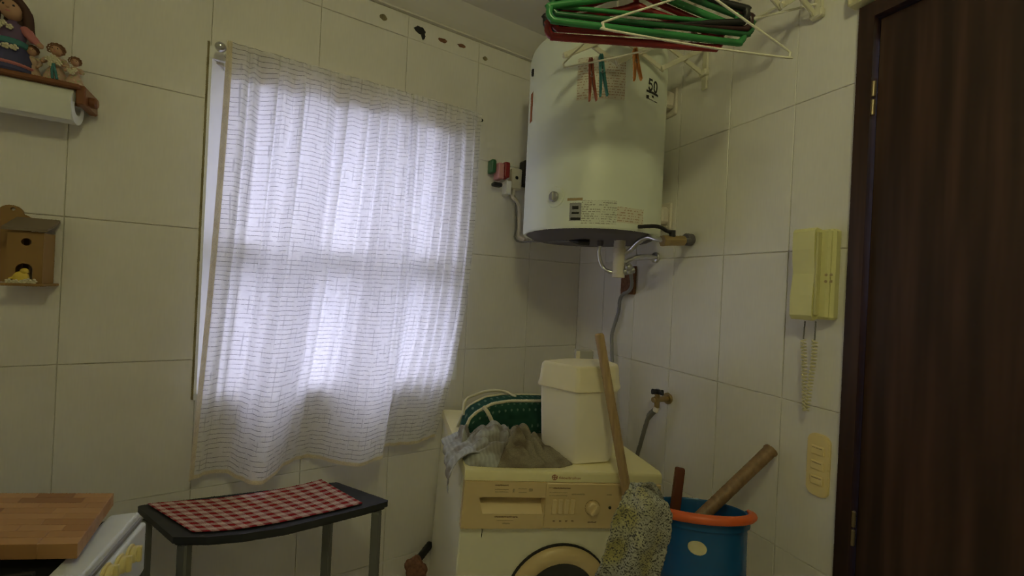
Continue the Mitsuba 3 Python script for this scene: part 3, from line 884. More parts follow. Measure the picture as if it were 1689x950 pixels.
put('lever', cat(tube(spline([A(1053, 374, 1.29), A(1080, 373, 1.30), A(1092, 376, 1.31), A(1100, 381, 1.32), hv], 5), 0.006, 10), cyl(hv + V(0, 0, 0.008), hv - V(0, 0, 0.018), 0.010, 14)), 'black', pl_, label='black valve lever')
ta, tb = A(1040, 428, 1.43), A(1083, 424, 1.39)
tb = RW.p(*RW.at(1084, 425), 0.002)
put('outlet_pipe', cat(tube(spline([V(va[0] + 0.012, va[1], vz - 0.085), ta, A(1056, 423, 1.43), tb], 5), 0.0075, 12), cyl(tb - RW.y * 0.014, tb, 0.020, 20, 0.004)), 'chrome', pl_, smooth=50)
put('bent_hose', tube(spline([A(990, 402, 1.47), A(988, 420, 1.47), A(994, 440, 1.47), A(1005, 448, 1.46), A(1020, 450, 1.455), A(1034, 449, 1.45)], 6), 0.0068, 12), 'chrome', pl_, smooth=60)
put('hose_nut', cyl(A(990, 397, 1.47) + V(0, 0, 0.015), A(990, 406, 1.47), 0.012, 6), 'heater_base', pl_, smooth=False)
put('drain_tap', cat(cyl(A(1028, 449, 1.44), A(1046, 445, 1.44), 0.012, 16), ball(A(1037, 441, 1.43), 0.014, 2), cyl(A(1037, 434, 1.43), A(1037, 452, 1.43), 0.0075, 14)), 'steel', pl_, smooth=40)
s_a, s_b = RW.at(1027, 440), RW.at(1049, 486)
put('rusty_plate', cat(cbox(s_a[0], s_b[0], -0.007, -0.0005, s_b[1], s_a[1], 0.002), cbox(s_b[0] - 0.014, s_b[0] + 0.002, -0.016, -0.006, s_b[1], s_a[1] - 0.01, 0.002)), 'rust', pl_, M=RW.M, label='rust-stained plate on the tiles')
dp = [RW.p(*RW.at(px, py, o), o) for px, py, o in ((1040, 448, 0.07), (1042, 470, 0.045), (1037, 480, 0.035), (1027, 486, 0.025), (1022, 497, 0.02), (1020, 515, 0.02), (1010, 548, 0.02), (1009, 566, 0.02), (1010, 600, 0.02), (1012, 660, 0.02), (1014, 740, 0.02), (1018, 860, 0.02))]
put('drain_hose', tube(spline(dp, 6), 0.0072, 12), 'pipe_grey', pl_, smooth=60)
put('cable_connector', tube([A(940, 396, 1.50), A(956, 399, 1.46), A(972, 400, 1.45)], [0.005, 0.010, 0.011], 10), 'black', pl_)

# outlet left of the heater with its plugs and cable
ok_ = thing('power_outlet', 'grey wall outlet box with a red and pink plug left of the water heater', 'outlet')
bx, bz = WW.at(850, 296, 0.02)
put('box', cbox(bx - 0.026, bx + 0.026, -0.036, -0.0005, bz - 0.045, bz + 0.045, 0.004), 'pin_cream', ok_, M=WW.M)
put('socket_hole', cyl(V(bx - 0.002, -0.0365, bz + 0.004), V(bx - 0.002, -0.030, bz + 0.004), 0.009, 16), 'black', ok_, M=WW.M)
rx_, rz_ = WW.at(834, 280, 0.04)
put('plug', rbox(rx_ - 0.013, rx_ + 0.013, -0.058, -0.012, rz_ - 0.036, rz_ + 0.030, 0.006), 'pin_red' if False else 'red_plastic', ok_, M=WW.M, label='red plug')
rx_, rz_ = WW.at(824, 281, 0.04)
put('plug', rbox(rx_ - 0.015, rx_ + 0.013, -0.062, -0.012, rz_ - 0.040, rz_ + 0.028, 0.007), 'pink_plastic', ok_, M=WW.M, label='pink plug')
rx_, rz_ = WW.at(813, 274, 0.03)
put('plug', rbox(rx_ - 0.012, rx_ + 0.010, -0.045, -0.003, rz_ - 0.03, rz_ + 0.026, 0.006), 'green_dark', ok_, M=WW.M, label='dark green plug')
rx_, rz_ = WW.at(823, 304, 0.04)
put('plug_prongs', cbox(rx_ - 0.028, rx_ + 0.014, -0.05, -0.02, rz_ - 0.010, rz_ + 0.006, 0.004), 'black', ok_, M=WW.M)
rx_, rz_ = WW.at(837, 310, 0.03)
put('adapter', rbox(rx_ - 0.014, rx_ + 0.012, -0.046, -0.004, rz_ - 0.03, rz_ + 0.03, 0.005), 'white_paint', ok_, M=WW.M)
rx_, rz_ = WW.at(867, 285, 0.03)
put('relay', cbox(rx_ - 0.02, rx_ + 0.02, -0.05, -0.004, rz_ - 0.06, rz_ + 0.05, 0.006), 'black', ok_, M=WW.M)
ca = [WW.p(*WW.at(px, py, o), o) for px, py, o in ((848, 312, 0.02), (846, 325, 0.03), (852, 331, 0.03), (857, 345, 0.03), (857, 372, 0.03), (856, 390, 0.03), (866, 396, 0.06))]
put('conduit', tube(spline(ca, 6), 0.0085, 12), 'fitting_white', ok_, smooth=60)
cb_ = [WW.p(*WW.at(px, py, o), o) for px, py, o in ((847, 316, 0.02), (851, 340, 0.02), (851, 375, 0.02), (849, 392, 0.025), (858, 399, 0.06), (880, 398, 0.14))] + [A(910, 398, 1.56), A(940, 397, 1.50)]
put('cable', tube(spline(cb_, 6), 0.004, 8), 'hose_grey', ok_, smooth=60)

# ------------------------------------------------------------------ folding clothes rack high on the right wall, with hangers
fk = thing('clothes_rack', 'white folding clothes rack with scissor arms high on the right wall', 'clothes rack')
for s0, n, droop, zl, zh, pitch in ((0.700, 3, 0.17, 2.105, 2.19, 0.181), (1.05, 4, 0.17, 2.100, 2.185, 0.145)):
    M = frame(RW.p(s0, 0), -RW.y, RW.x, RW.z)   # x out from the wall; the arm sags outwards
    hz = lambda o, z: z - droop * o
    for i in range(n):
        for k, (za, zb) in enumerate(((zl, zh), (zh, zl))):
            oa, ob = 0.012 + i * pitch, 0.012 + (i + 1) * pitch
            a, b = V(oa, 0.004 * (1 if k else -1), hz(oa, za)), V(ob, 0.004 * (1 if k else -1), hz(ob, zb))
            d = (b - a) / np.linalg.norm(b - a)
            L = np.linalg.norm(b - a)
            bar = cbox(-0.008, L + 0.008, -0.0032, 0.0032, -0.0078, 0.0078, 0.0015)
            Mb = frame(a, d, V(0, 1, 0), np.cross(d, V(0, 1, 0)))
            put('scissor_bar', bar, 'rack_white', fk, M=M @ Mb, smooth=False)
    nodes = [RW.p(s0, hz(0.012 + i * pitch, z), 0.012 + i * pitch) for i in range(n + 1) for z in (zl, zh)]
    for q in nodes:
        put('pivot', cyl(q - RW.x * 0.009, q + RW.x * 0.009, 0.0045, 10), 'pin_cream', fk)
    put('wall_mount', cat(cbox(s0 - 0.011, s0 + 0.011, -0.010, -0.0005, zl - 0.055 if n == 3 else zl - 0.012, zh + 0.02, 0.003), cbox(s0 - 0.015, s0 + 0.015, -0.020, -0.0005, zl - 0.012, zl + 0.01, 0.003), cbox(s0 - 0.015, s0 + 0.015, -0.020, -0.0005, zh - 0.01, zh + 0.01, 0.003)), 'rack_white', fk, M=RW.M)
for i in range(4):
    oa, ob = 0.012 + i * 0.181, 0.012 + i * 0.145
    a, b = RW.p(0.695, 2.19 - 0.17 * oa, oa), RW.p(1.056, 2.185 - 0.17 * ob, ob)
    put('rod', cyl(a, b, 0.0038, 10), 'white_wire', fk)
a, b = RW.p(*RW.at(1150, 54, 0.20), 0.20), RW.p(1.05, 2.125, 0.015)
put('rod', cyl(a, b, 0.003, 10), 'white_wire', fk)


def hanger(label, lp, rp, z, rise, tk, m, kind='plastic', side=0.030, group=None, hookrise=0.09, zr=None, end_r=0.018):
    """clothes hanger: lp and rp are the pixels of its lower corners, at heights z and zr"""
    a, b = at_height(*lp, z), at_height(*rp, zr or z)
    w = np.linalg.norm(b - a)
    ex = (b - a) / w
    ey = np.cross(V(0, 0, 1), ex)
    ey /= np.linalg.norm(ey)
    M = frame((a + b) / 2, ex, ey, np.cross(ex, ey))
    k = thing('clothes_hanger', label, 'clothes hanger', group)
    h = w / 2
    if kind == 'plastic':
        e = end_r
        pts = [(-h + e, 0, 0), (-h * 0.4, 0, 0), (h * 0.4, 0, 0), (h - e, 0, 0)]
        pts += [(h - e + e * math.sin(t), 0, e - e * math.cos(t)) for t in np.linspace(0.3, PI * 0.8, 6)]
        pts += [(h * 0.45, 0, side + (rise - side) * 0.52), (0.028, 0, rise - 0.010), (0, 0, rise)]
        pts += [(-x, y, zz_) for x, y, zz_ in pts[:3:-1]][1:]
        loop = spline(pts, 5, closed=True)
        put('frame', tube(loop, tk, 10, True), m, k, M=M, smooth=60)
        hook = spline([(0, 0, rise - 0.004), (0, 0, rise + 0.025), (0.012, 0, rise + 0.042), (0.022, 0, rise + 0.058), (0.016, 0, rise + 0.080), (0, 0, rise + 0.088), (-0.016, 0, rise + 0.080), (-0.021, 0, rise + 0.064)], 5)
        put('hook', tube(hook, tk * 0.8, 8), m, k, M=M, smooth=60)
    else:
        pts = [(-h + 0.012, 0, 0), (0, 0, -0.004), (h - 0.012, 0, 0), (h - 0.002, 0, 0.003), (h, 0, 0.010), (h - 0.008, 0, 0.018), (h * 0.4, 0, 0.02 + (rise - 0.02) * 0.58), (0.010, 0, rise - 0.004), (0, 0, rise), (-0.010, 0, rise - 0.004), (-h * 0.4, 0, 0.02 + (rise - 0.02) * 0.58), (-h + 0.008, 0, 0.018), (-h, 0, 0.010), (-h + 0.002, 0, 0.003)]
        put('frame', tube(spline(pts, 5, closed=True), tk, 8, True), m, k, M=M, smooth=60)
        hook = spline([(0, 0, rise - 0.004), (0.002, 0, rise + 0.03), (0.016, 0, rise + 0.046), (0.020, 0, rise + 0.062), (0.008, 0, rise + 0.076), (-0.010, 0, rise + 0.074), (-0.018, 0, rise + 0.060)], 5)
        put('hook', tube(hook, tk, 8), m, k, M=M, smooth=60)
    return k, a, b


hanger('bright green plastic hanger, lowest of the green ones, with a thick rounded bar', (905, 33), (1226, 72), 1.945, 0.095, 0.0075, 'green_plastic')
hanger('dark green plastic hanger whose rounded left end stands just above the bright green one', (910, 22), (1240, 58), 1.965, 0.095, 0.006, 'green_dark')
hanger('thin green plastic hanger at the top edge of the bundle', (915, 10), (1215, 40), 1.985, 0.09, 0.005, 'green_plastic')
hanger('dark red plastic hanger with a broad lower bar under the green hangers', (903, 60), (1188, 80), 1.935, 0.085, 0.0085, 'red_plastic')
hanger('second dark red plastic hanger, its shoulders showing above the black bar', (912, 48), (1165, 62), 1.955, 0.10, 0.0065, 'red_plastic')
hanger('black plastic hanger lying across the middle of the bundle', (908, 30), (1238, 48), 1.975, 0.095, 0.0065, 'dark_plastic')
hanger('black plastic hanger with a thick right end beside the wire hanger', (900, 48), (1232, 36), 1.965, 0.10, 0.0075, 'black', zr=1.985)
hanger('large white wire hanger stretching furthest right over the tiles', (995, 48), (1302, 96), 1.885, 0.115, 0.0024, 'white_wire', 'wire', zr=1.89)
_, w2a, w2b = hanger('white wire hanger sagging lowest, in front of the heater top, with clothes pegs on it', (930, 112), (1130, 66), 1.945, 0.115, 0.0024, 'white_wire', 'wire', zr=1.985)


def peg(label, px, py0, py1, m, y, ang=0.0, tip=None):
    k = thing('clothes_peg', label, 'clothes peg')
    t, b = at_depth(px, py0, y), at_depth(px + ang, py1, y)
    M = look_frame(t, b, up=(0, 1, 0))
    L = np.linalg.norm(b - t)
    jaws = []
    for q in (-1, 1):
        pr_ = Polygon([(0, q * 0.001), (L * 0.30, q * 0.001), (L * 0.36, q * 0.0026), (L * 0.44, q * 0.001), (L * 0.62, q * 0.0015), (L, q * 0.007), (L, q * 0.0115), (L * 0.5, q * 0.0075), (0.004, q * 0.0055), (0, q * 0.003)])
        e = tf(extrude(pr_, 0.011), trans(0, 0, -0.0055))
        put('jaw', tf(e, np.array([[0, 1, 0, 0], [0, 0, 1, 0], [1, 0, 0, 0], [0, 0, 0, 1.0]])), m, k, M=M, smooth=False)
    coil = V(*[(0.0045 * math.cos(a), 0.0062 * (a / (8 * PI) * 2 - 1), L * 0.42 + 0.0045 * math.sin(a)) for a in np.linspace(0, 8 * PI, 60)])
    put('spring', tube(coil, 0.0009, 6), 'steel', k, M=M, smooth=60)


peg('brick red clothes peg, left of the three hanging in front of the heater', 974, 96, 166, 'pin_red', 1.10, 4)
peg('teal clothes peg hanging beside the brick red one', 991, 90, 158, 'pin_teal', 1.10, 5)
peg('short orange clothes peg hanging right of the teal one', 1047, 80, 132, 'pin_orange', 1.085, 5)
peg('cream clothes peg clipped over the bright green hanger bar', 1141, 36, 76, 'pin_cream', 0.985, 4)
jx, jz = RW.at(1423, 2, 0.03)
jk = thing('junction_box', 'cream junction box above the corner of the door frame', 'junction box')
put('body', cbox(jx - 0.030, jx + 0.030, -0.036, -0.0005, FRAME_TOP + 0.006, FRAME_TOP + 0.085, 0.004), 'cord_cream', jk, M=RW.M)
for q in (-0.016, 0, 0.016):
    put('rib', cbox(jx + q - 0.002, jx + q + 0.002, -0.0385, -0.0355, FRAME_TOP + 0.012, FRAME_TOP + 0.08, 0.001), 'cord_cream', jk, M=RW.M)

# ------------------------------------------------------------------ intercom, switch, tap
ik = thing('intercom_phone', 'yellowed intercom phone with a coiled cord on the right wall', 'phone')
s0, s1 = RW.at(1340, 380, 0.01)[0], RW.at(1386, 380, 0.02)[0]
zt, zb = RW.at(1365, 376, 0.02)[1], RW.at(1365, 529, 0.02)[1]
put('base', cat(cbox(s0 - 0.030, s1 - 0.004, -0.030, -0.0005, zb + 0.002, zt - 0.004, 0.006), cbox(s0 - 0.004, s1 - 0.010, -0.040, -0.028, zb + 0.004, zt - 0.006, 0.005)), 'phone_plastic', ik, M=RW.M)
h0 = RW.at(1311, 450, 0.045)[0]
h1 = RW.at(1346, 450, 0.055)[0]
hs = Polygon([(-0.031, zb + 0.004), (-0.052, zb - 0.002), (-0.060, zb + 0.010), (-0.060, zb + 0.060), (-0.053, (zb + zt) / 2), (-0.060, zt - 0.055), (-0.060, zt - 0.010), (-0.052, zt - 0.001), (-0.031, zt - 0.004)])
hm_ = extrude(hs.buffer(-0.003).buffer(0.003), h1 - h0 - 0.004)
put('handset', hm_, 'phone_plastic', ik, M=frame(RW.p(h0, 0), RW.y, RW.z, RW.x) @ np.diag([1, 1, 1, 1.0]), smooth=25)
put('handset_shaded_edge', cbox(h1 - 0.004, h1 + 0.002, -0.056, -0.031, zb + 0.012, zt - 0.012, 0.002), 'phone_shade', ik, M=RW.M)  # strip down the handset side, its shade painted by the darker plastic
for zq in (1.418, 1.402):
    put('button', cbox(h1 + 0.012, h1 + 0.018, -0.0425, -0.0395, zq - 0.003, zq + 0.003, 0.001), 'print_faint', ik, M=RW.M)
    put('button', cbox(h1 + 0.023, h1 + 0.029, -0.0425, -0.0395, zq - 0.003, zq + 0.003, 0.001), 'print_faint', ik, M=RW.M)
ca = [RW.at(1328, 530, 0.03), RW.at(1324, 560, 0.03), RW.at(1325, 600, 0.03), RW.at(1327, 650, 0.03), RW.at(1329, 676, 0.03), RW.at(1333, 668, 0.03), RW.at(1337, 630, 0.03), RW.at(1341, 590, 0.03), RW.at(1342, 562, 0.03), RW.at(1345, 530, 0.03)]
cl_ = spline([V(q[0], -0.030 + 0.004 * math.sin(i), q[1]) for i, q in enumerate(ca)], 40)
straight = lambda i: i < 42 or i > len(cl_) - 40
put('cord_lead', cat(tube(cl_[:42:3], 0.0016, 8), tube(cl_[-40::3], 0.0016, 8)), 'hose_grey', ik, M=RW.M, smooth=60)
cc = cl_[40:-38]
seg = np.concatenate([[0], np.cumsum(np.linalg.norm(np.diff(cc, axis=0), axis=1))])
tt = np.linspace(0, seg[-1], 900)
cx3 = np.stack([np.interp(tt, seg, cc[:, j]) for j in range(3)], 1)
tg = np.gradient(cx3, axis=0)
tg /= np.linalg.norm(tg, axis=1, keepdims=True)
na = np.cross(tg, V(0, 1, 0))
ph = tt / 0.0085 * 2 * PI
put('coiled_cord', tube(cx3 + 0.0050 * (np.cos(ph)[:, None] * na + np.sin(ph)[:, None] * V(0, 1, 0)), 0.0019, 6), 'cord_cream', ik, M=RW.M, smooth=60)

wk2 = thing('light_switch', 'yellowed oval light switch plate with three rockers beside the door', 'light switch')
s0, s1 = RW.at(1330, 765, 0.008)[0], RW.at(1368, 765, 0.008)[0]
za, zb2 = RW.at(1350, 716, 0.008)[1], RW.at(1350, 820, 0.008)[1]
pl = sbox(s0, zb2, s1, za).buffer(-0.0195).buffer(0.0195)
put('plate', cat(wall_slab(RW, pl, -0.007, -0.0005), wall_slab(RW, pl.buffer(-0.002), -0.0085, -0.0069)), 'switch_plastic', wk2, smooth=False)
mid = (s0 + s1) / 2
hh = za - zb2
for i in range(3):
    z = za - hh * (0.26 + 0.24 * i)
    put('rocker', cat(cbox(mid - 0.015, mid + 0.015, -0.0125, -0.0083, z - 0.011, z + 0.011, 0.0015)), 'switch_plastic', wk2, M=RW.M)
    put('rocker_mark', cbox(mid - 0.011, mid + 0.011, -0.0130, -0.0120, z + 0.005, z + 0.0066, 0.0003), 'print_brown', wk2, M=RW.M, smooth=False)

tk_ = thing('water_tap', 'small wall tap with a black cross handle and a grey hose behind the washing machine', 'tap')
tx, tz = RW.at(1103, 657)
put('body', cat(cyl(V(tx, -0.0005, tz), V(tx, -0.010, tz), 0.020, 20), cyl(V(tx, -0.008, tz), V(tx, -0.075, tz), 0.010, 16), cyl(V(tx, -0.055, tz - 0.030), V(tx, -0.055, tz + 0.022), 0.009, 14)), 'brass', tk_, M=RW.M)
put('cross_handle', cat(cyl(V(tx - 0.026, -0.055, tz + 0.026), V(tx + 0.026, -0.055, tz + 0.026), 0.0065, 12), cyl(V(tx, -0.081, tz + 0.026), V(tx, -0.029, tz + 0.026), 0.0065, 12), cyl(V(tx, -0.055, tz + 0.018), V(tx, -0.055, tz + 0.036), 0.009, 14)), 'black', tk_, M=RW.M)
put('spout', cyl(V(tx, -0.055, tz - 0.028), V(tx - 0.004, -0.060, tz - 0.045), 0.010, 14), 'fitting_white', tk_, M=RW.M)
hpts = [RW.p(tx - 0.004, tz - 0.040, 0.060), RW.p(*RW.at(1069, 690, 0.06), 0.06), RW.p(*RW.at(1057, 730, 0.06), 0.06), RW.p(*RW.at(1050, 757, 0.06), 0.06), RW.p(*RW.at(1046, 800, 0.06), 0.06), RW.p(*RW.at(1044, 850, 0.06), 0.06)]
put('hose', tube(spline(hpts, 6), [0.0105] * 6 + [0.0075] * 25, 12), 'hose_grey', tk_, smooth=60)

# ------------------------------------------------------------------ washing machine
ML = at_depth(768, 773, 1.135)          # upper front left corner of the lid
TY, TS, TR = math.radians(9), math.radians(16), math.radians(2.6)
mx = V(math.cos(TY) * math.cos(TR), math.sin(TY) * math.cos(TR), -math.sin(TR))
my = V(-math.sin(TS), math.cos(TS), 0.0)
mz = V(math.sin(TR) * 1.0, 0, math.cos(TR))
MW, MD, MH = 0.585, 0.55, 0.80
MO = ML - mz * MH
MM = frame(MO, mx, my, mz)
MI = np.linalg.inv(MM)


def on_front(px, py, d=0.0):
    """(u, h) on the machine's front, a plane at depth d of its own frame"""
    e, q = MI @ np.r_[EYE, 1], MI[:3, :3] @ ray(px, py)
    t = (d - e[1]) / q[1]
    return V(e[0] + q[0] * t, e[2] + q[2] * t)


def on_lid(px, py, h=MH):
    e, q = MI @ np.r_[EYE, 1], MI[:3, :3] @ ray(px, py)
    t = (h - e[2]) / q[2]
    return V(e[0] + q[0] * t, e[1] + q[1] * t)


wmk = thing('washing_machine', 'cream front-loading washing machine in the corner', 'washing machine')
HLB = on_front(900, 794.5)[1]            # lower edge of the lid
HPB = on_front(880, 871)[1]              # lower edge of the control panel
FEET = 0.035
put('body', cbox(0.004, MW - 0.004, 0.058, MD, FEET, HLB - 0.001, 0.006), 'machine_white', wmk, M=MM)
put('cabinet_rim', cat(cbox(0.004, 0.012, 0.030, 0.060, FEET, HLB - 0.002, 0.002), cbox(MW - 0.012, MW - 0.004, 0.030, 0.060, FEET, HLB - 0.002, 0.002)), 'machine_white', wmk, M=MM)
put('front_panel', cbox(0.002, MW - 0.002, 0.012, 0.0575, FEET + 0.03, HPB - 0.003, 0.004), 'machine_white', wmk, M=MM)
lidp = Polygon([(0.0, HLB), (0.0, MH - 0.012), (0.004, MH - 0.005), (0.013, MH), (MD, MH), (MD, HLB)])
lm = extrude(lidp, MW)
put('lid', lm, 'machine_lid', wmk, M=MM @ frame(V(0, 0, 0), V(0, 1, 0), V(0, 0, 1), V(1, 0, 0)), smooth=30)
drawer_u = on_front(898, 830)[0]
put('control_panel', cbox(drawer_u + 0.0008, MW - 0.001, -0.004, 0.0295, HPB, HLB - 0.0015, 0.003), 'machine_panel', wmk, M=MM)
# detergent drawer with a scooped grip
u0, hA = on_front(790, 819)
u1, hB = on_front(896, 846)
dfront = sbox(0.001, HPB, drawer_u - 0.0008, HLB - 0.0015)
scoop = Polygon([(u0, hA - 0.001), (u0 + 0.012, hA + 0.001), (u1 - 0.004, hA + 0.001), (u1, hA - 0.001)] + [(u1 - (u1 - u0) * t, hB - 0.002) for t in (0.02, 0.5, 0.93)])
dm = tf(extrude(dfront.difference(scoop), 0.0235), np.array([[1, 0, 0, 0], [0, 0, -1, 0.0195], [0, 1, 0, 0], [0, 0, 0, 1.0]]))
dwk = put('drawer', dm, 'machine_panel', wmk, M=MM, smooth=False)
sg = np.array([[(u, 0.052 - 0.0555 * t ** 0.9, hA + (hB - 0.002 - hA) * t) for u in np.linspace(u0 - 0.004, u1 + 0.002, 4)] for t in np.linspace(0, 1, 8)])
put('drawer_grip', grid_mesh(sg, 0.001), 'machine_panel_light', wmk, M=MM, smooth=60)
# buttons
for i in range(4):
    cu, ch = on_front(912.5 + i * 10.2, 834)
    put('button', cbox(cu - 0.0065, cu + 0.0065, -0.0085, -0.0035, ch - 0.021, ch + 0.021, 0.0016), 'machine_panel_light', wmk, M=MM)
    cu, ch = on_front(912.5 + i * 10.2, 858)
    put('printed_mark', cbox(cu - 0.003, cu + 0.003, -0.0046, -0.0038, ch - 0.002, ch + 0.002, 0.0002), 'print_brown', wmk, M=MM, smooth=False)
cu, ch = on_front(976, 836)
put('dial', cat(cyl(V(cu, -0.003, ch), V(cu, -0.016, ch), 0.0185, 28, 0.003), tf(cbox(-0.0035, 0.0035, -0.024, -0.015, -0.017, 0.017, 0.001), trans(cu, 0, ch) @ rot([0, 1, 0], 25))), 'machine_panel_light', wmk, M=MM)
put('dial_scale', tf(lathe([(0.0215, 0), (0.0225, 0), (0.0225, 0.0006), (0.0215, 0.0006), (0.0215, 0)], 40), trans(cu, -0.004, ch) @ rot([1, 0, 0], 90)), 'print_brown', wmk, M=MM)
cu, ch = on_front(1004.5, 836)
put('indicator_light', cyl(V(cu, -0.003, ch), V(cu, -0.0065, ch), 0.0042, 14), 'black', wmk, M=MM)


def mark(px0, px1, py, hgt=0.0026, m='print_brown', d=-0.0046):
    a, b = on_front(px0, py), on_front(px1, py)
    put('printed_mark', cbox(a[0], b[0], d, d + 0.0009, a[1] - hgt / 2, a[1] + hgt / 2, 0.0002), m, wmk, M=MM, smooth=False)


for a, b, y, hg, m in ((816, 838, 799, 0.003, 'print_brown'), (816, 838, 806, 0.002, 'print_faint'), (816, 838, 810, 0.002, 'print_faint'), (845, 848, 808, 0.010, 'print_faint'), (855, 868, 805, 0.002, 'print_faint'), (855, 868, 811, 0.002, 'print_faint'), (872, 878, 807, 0.008, 'print_faint'),
                       (815, 853, 851, 0.0035, 'print_brown'), (818, 846, 857, 0.0015, 'print_faint'), (828, 840, 862, 0.003, 'print_faint'), (905, 912, 803, 0.0015, 'print_faint'), (912, 940, 804, 0.0035, 'print_brown'), (905, 935, 811, 0.0015, 'print_faint'),
                       (905, 935, 816, 0.0015, 'print_faint'), (942, 964, 814, 0.003, 'print_faint'), (968, 982, 860, 0.0032, 'print_brown'), (1000, 1008, 815, 0.003, 'print_faint')):
    mark(a, b, y, hg, m)
cu, ch = on_front(920, 788)
tm = meshkit.text_mesh('Electrolux', 0.0062, 0.0006)
tm.vertices[:, 0] *= 0.066 / tm.vertices[:, 0].max()
put('lettering', tf(tm, trans(cu + 0.003, -0.0002, ch - 0.003) @ rot([1, 0, 0], 90)), 'print_red', wmk, M=MM, smooth=False)
put('emblem', tf(cat(lathe([(0.0060, 0), (0.0082, 0), (0.0082, 0.0006), (0.0060, 0.0006), (0.0060, 0)], 28), cbox(-0.0012, 0.0012, -0.007, 0.007, 0, 0.0006, 0.0001), cbox(-0.006, 0.006, -0.001, 0.001, 0, 0.0006, 0.0001)), trans(cu - 0.009, 0.0, ch + 0.001) @ rot([1, 0, 0], 90)), 'print_red', wmk, M=MM, smooth=False)
# porthole
cu, ch = on_front(923, 990)
put('door_gasket', tf(lathe([(0.150, 0), (0.1575, 0), (0.1575, 0.006), (0.150, 0.006), (0.150, 0)], 64), trans(cu, 0.012, ch) @ rot([1, 0, 0], 90)), 'black', wmk, M=MM)
put('door_ring', tf(lathe([(0.108, -0.010), (0.108, 0.014), (0.112, 0.020), (0.128, 0.024), (0.145, 0.018), (0.1525, 0.004), (0.1525, -0.006), (0.108, -0.010)], 72), trans(cu, 0.010, ch) @ rot([1, 0, 0], 90)), 'machine_panel', wmk, M=MM, smooth=40)
put('door_glass', tf(lathe([(0, 0.004), (0.05, 0.005), (0.09, 0.008), (0.1085, 0.013), (0.1085, -0.008), (0, -0.008)], 56), trans(cu, 0.010, ch) @ rot([1, 0, 0], 90)), 'black_gloss', wmk, M=MM, smooth=50, label='dark glass porthole')
cu, ch = on_front(797, 874)
put('dark_stain', tf(extrude(Polygon([(-0.005, 0.004), (0.005, 0.004), (0.004, -0.002), (0.001, -0.006), (0.0008, -0.028), (-0.0006, -0.028), (-0.001, -0.006), (-0.004, -0.002)]), 0.0008), trans(cu, 0.0119, ch) @ rot([1, 0, 0], 90)), 'black', wmk, M=MM, smooth=False)
for u, d in ((0.05, 0.06), (MW - 0.05, 0.06), (0.05, MD - 0.05), (MW - 0.05, MD - 0.05)):
    q = (MM @ V(u, d, FEET, 1))[:3]
    put('foot', cyl(V(q[0], q[1], 0.0), q + V(0, 0, 0.01), 0.02, 16), 'black', wmk)

# ------------------------------------------------------------------ things on the machine
bkk = thing('lidded_bin', 'cream plastic bin with a lid standing on the washing machine', 'bin')
b0_ = on_lid(947, 768)
bw, bd, bh = 0.135, 0.125, 0.0
bo = (MM @ V(b0_[0], b0_[1], MH, 1))[:3]
BYAW = math.radians(34)
cl = math.cos(BYAW)
bxv, byv = V(math.cos(-BYAW + math.radians(38)), math.sin(-BYAW + math.radians(38)), 0), None
bxv = V(math.cos(math.radians(16)), math.sin(math.radians(16)), 0)
byv = V(-math.sin(math.radians(34)), math.cos(math.radians(34)), 0)
BM = frame(bo + V(0, 0, 0.0012), bxv, V(-bxv[1], bxv[0], 0), V(0, 0, 1))
wx_, wy_ = 0.135, 0.165
BHT = 0.226


def loft(sections):
    """sections of (polygon points n x 2, z) joined with end caps"""
    n = len(sections[0][0])
    v = np.vstack([np.c_[p_, np.full(n, z)] for p_, z in sections])
    f = []
    for i in range(len(sections) - 1):
        for j in range(n):
            k = (j + 1) % n
            f += [(i * n + j, i * n + k, (i + 1) * n + k), (i * n + j, (i + 1) * n + k, (i + 1) * n + j)]
    c0, c1 = len(v), len(v) + 1
    v = np.vstack([v, [*sections[0][0].mean(0), sections[0][1]], [*sections[-1][0].mean(0), sections[-1][1]]])
    t = (len(sections) - 1) * n
    for j in range(n):
        k = (j + 1) % n
        f += [(c0, k, j), (c1, t + j, t + k)]
    return trimesh.Trimesh(v, f, process=False)


# plan: a front face to the right, a broad chamfer to the left
plan_b = Polygon([(0, 0), (0.122, 0), (0.158, 0.040), (0.158, 0.125), (0.030, 0.150), (-0.080, 0.112)])
cen = np.array(plan_b.centroid.coords[0])


def ring(poly, r, n=72):
    q = poly.buffer(-r, join_style=2).buffer(r, quad_segs=6) if r > 0 else poly
    L = q.exterior.length
    s0_ = q.exterior.project(Point(-1, -1))
    return np.array([q.exterior.interpolate((s0_ + L * i / n) % L).coords[0] for i in range(n)])


rg = ring(plan_b, 0.008)
sc_ = lambda k: cen + (rg - cen) * k
put('body', loft([(sc_(0.90), 0.0), (sc_(0.92), 0.004), (sc_(1.0), BHT)]), 'bin_plastic', bkk, M=BM, smooth=40)
put('lid', loft([(sc_(1.01), BHT - 0.012), (sc_(1.075), BHT - 0.010), (sc_(1.075), BHT - 0.002), (sc_(1.045), BHT + 0.008), (sc_(1.00), BHT + 0.058), (sc_(0.94), BHT + 0.066), (sc_(0.3), BHT + 0.068)]), 'cream_plastic', bkk, M=BM, smooth=35)

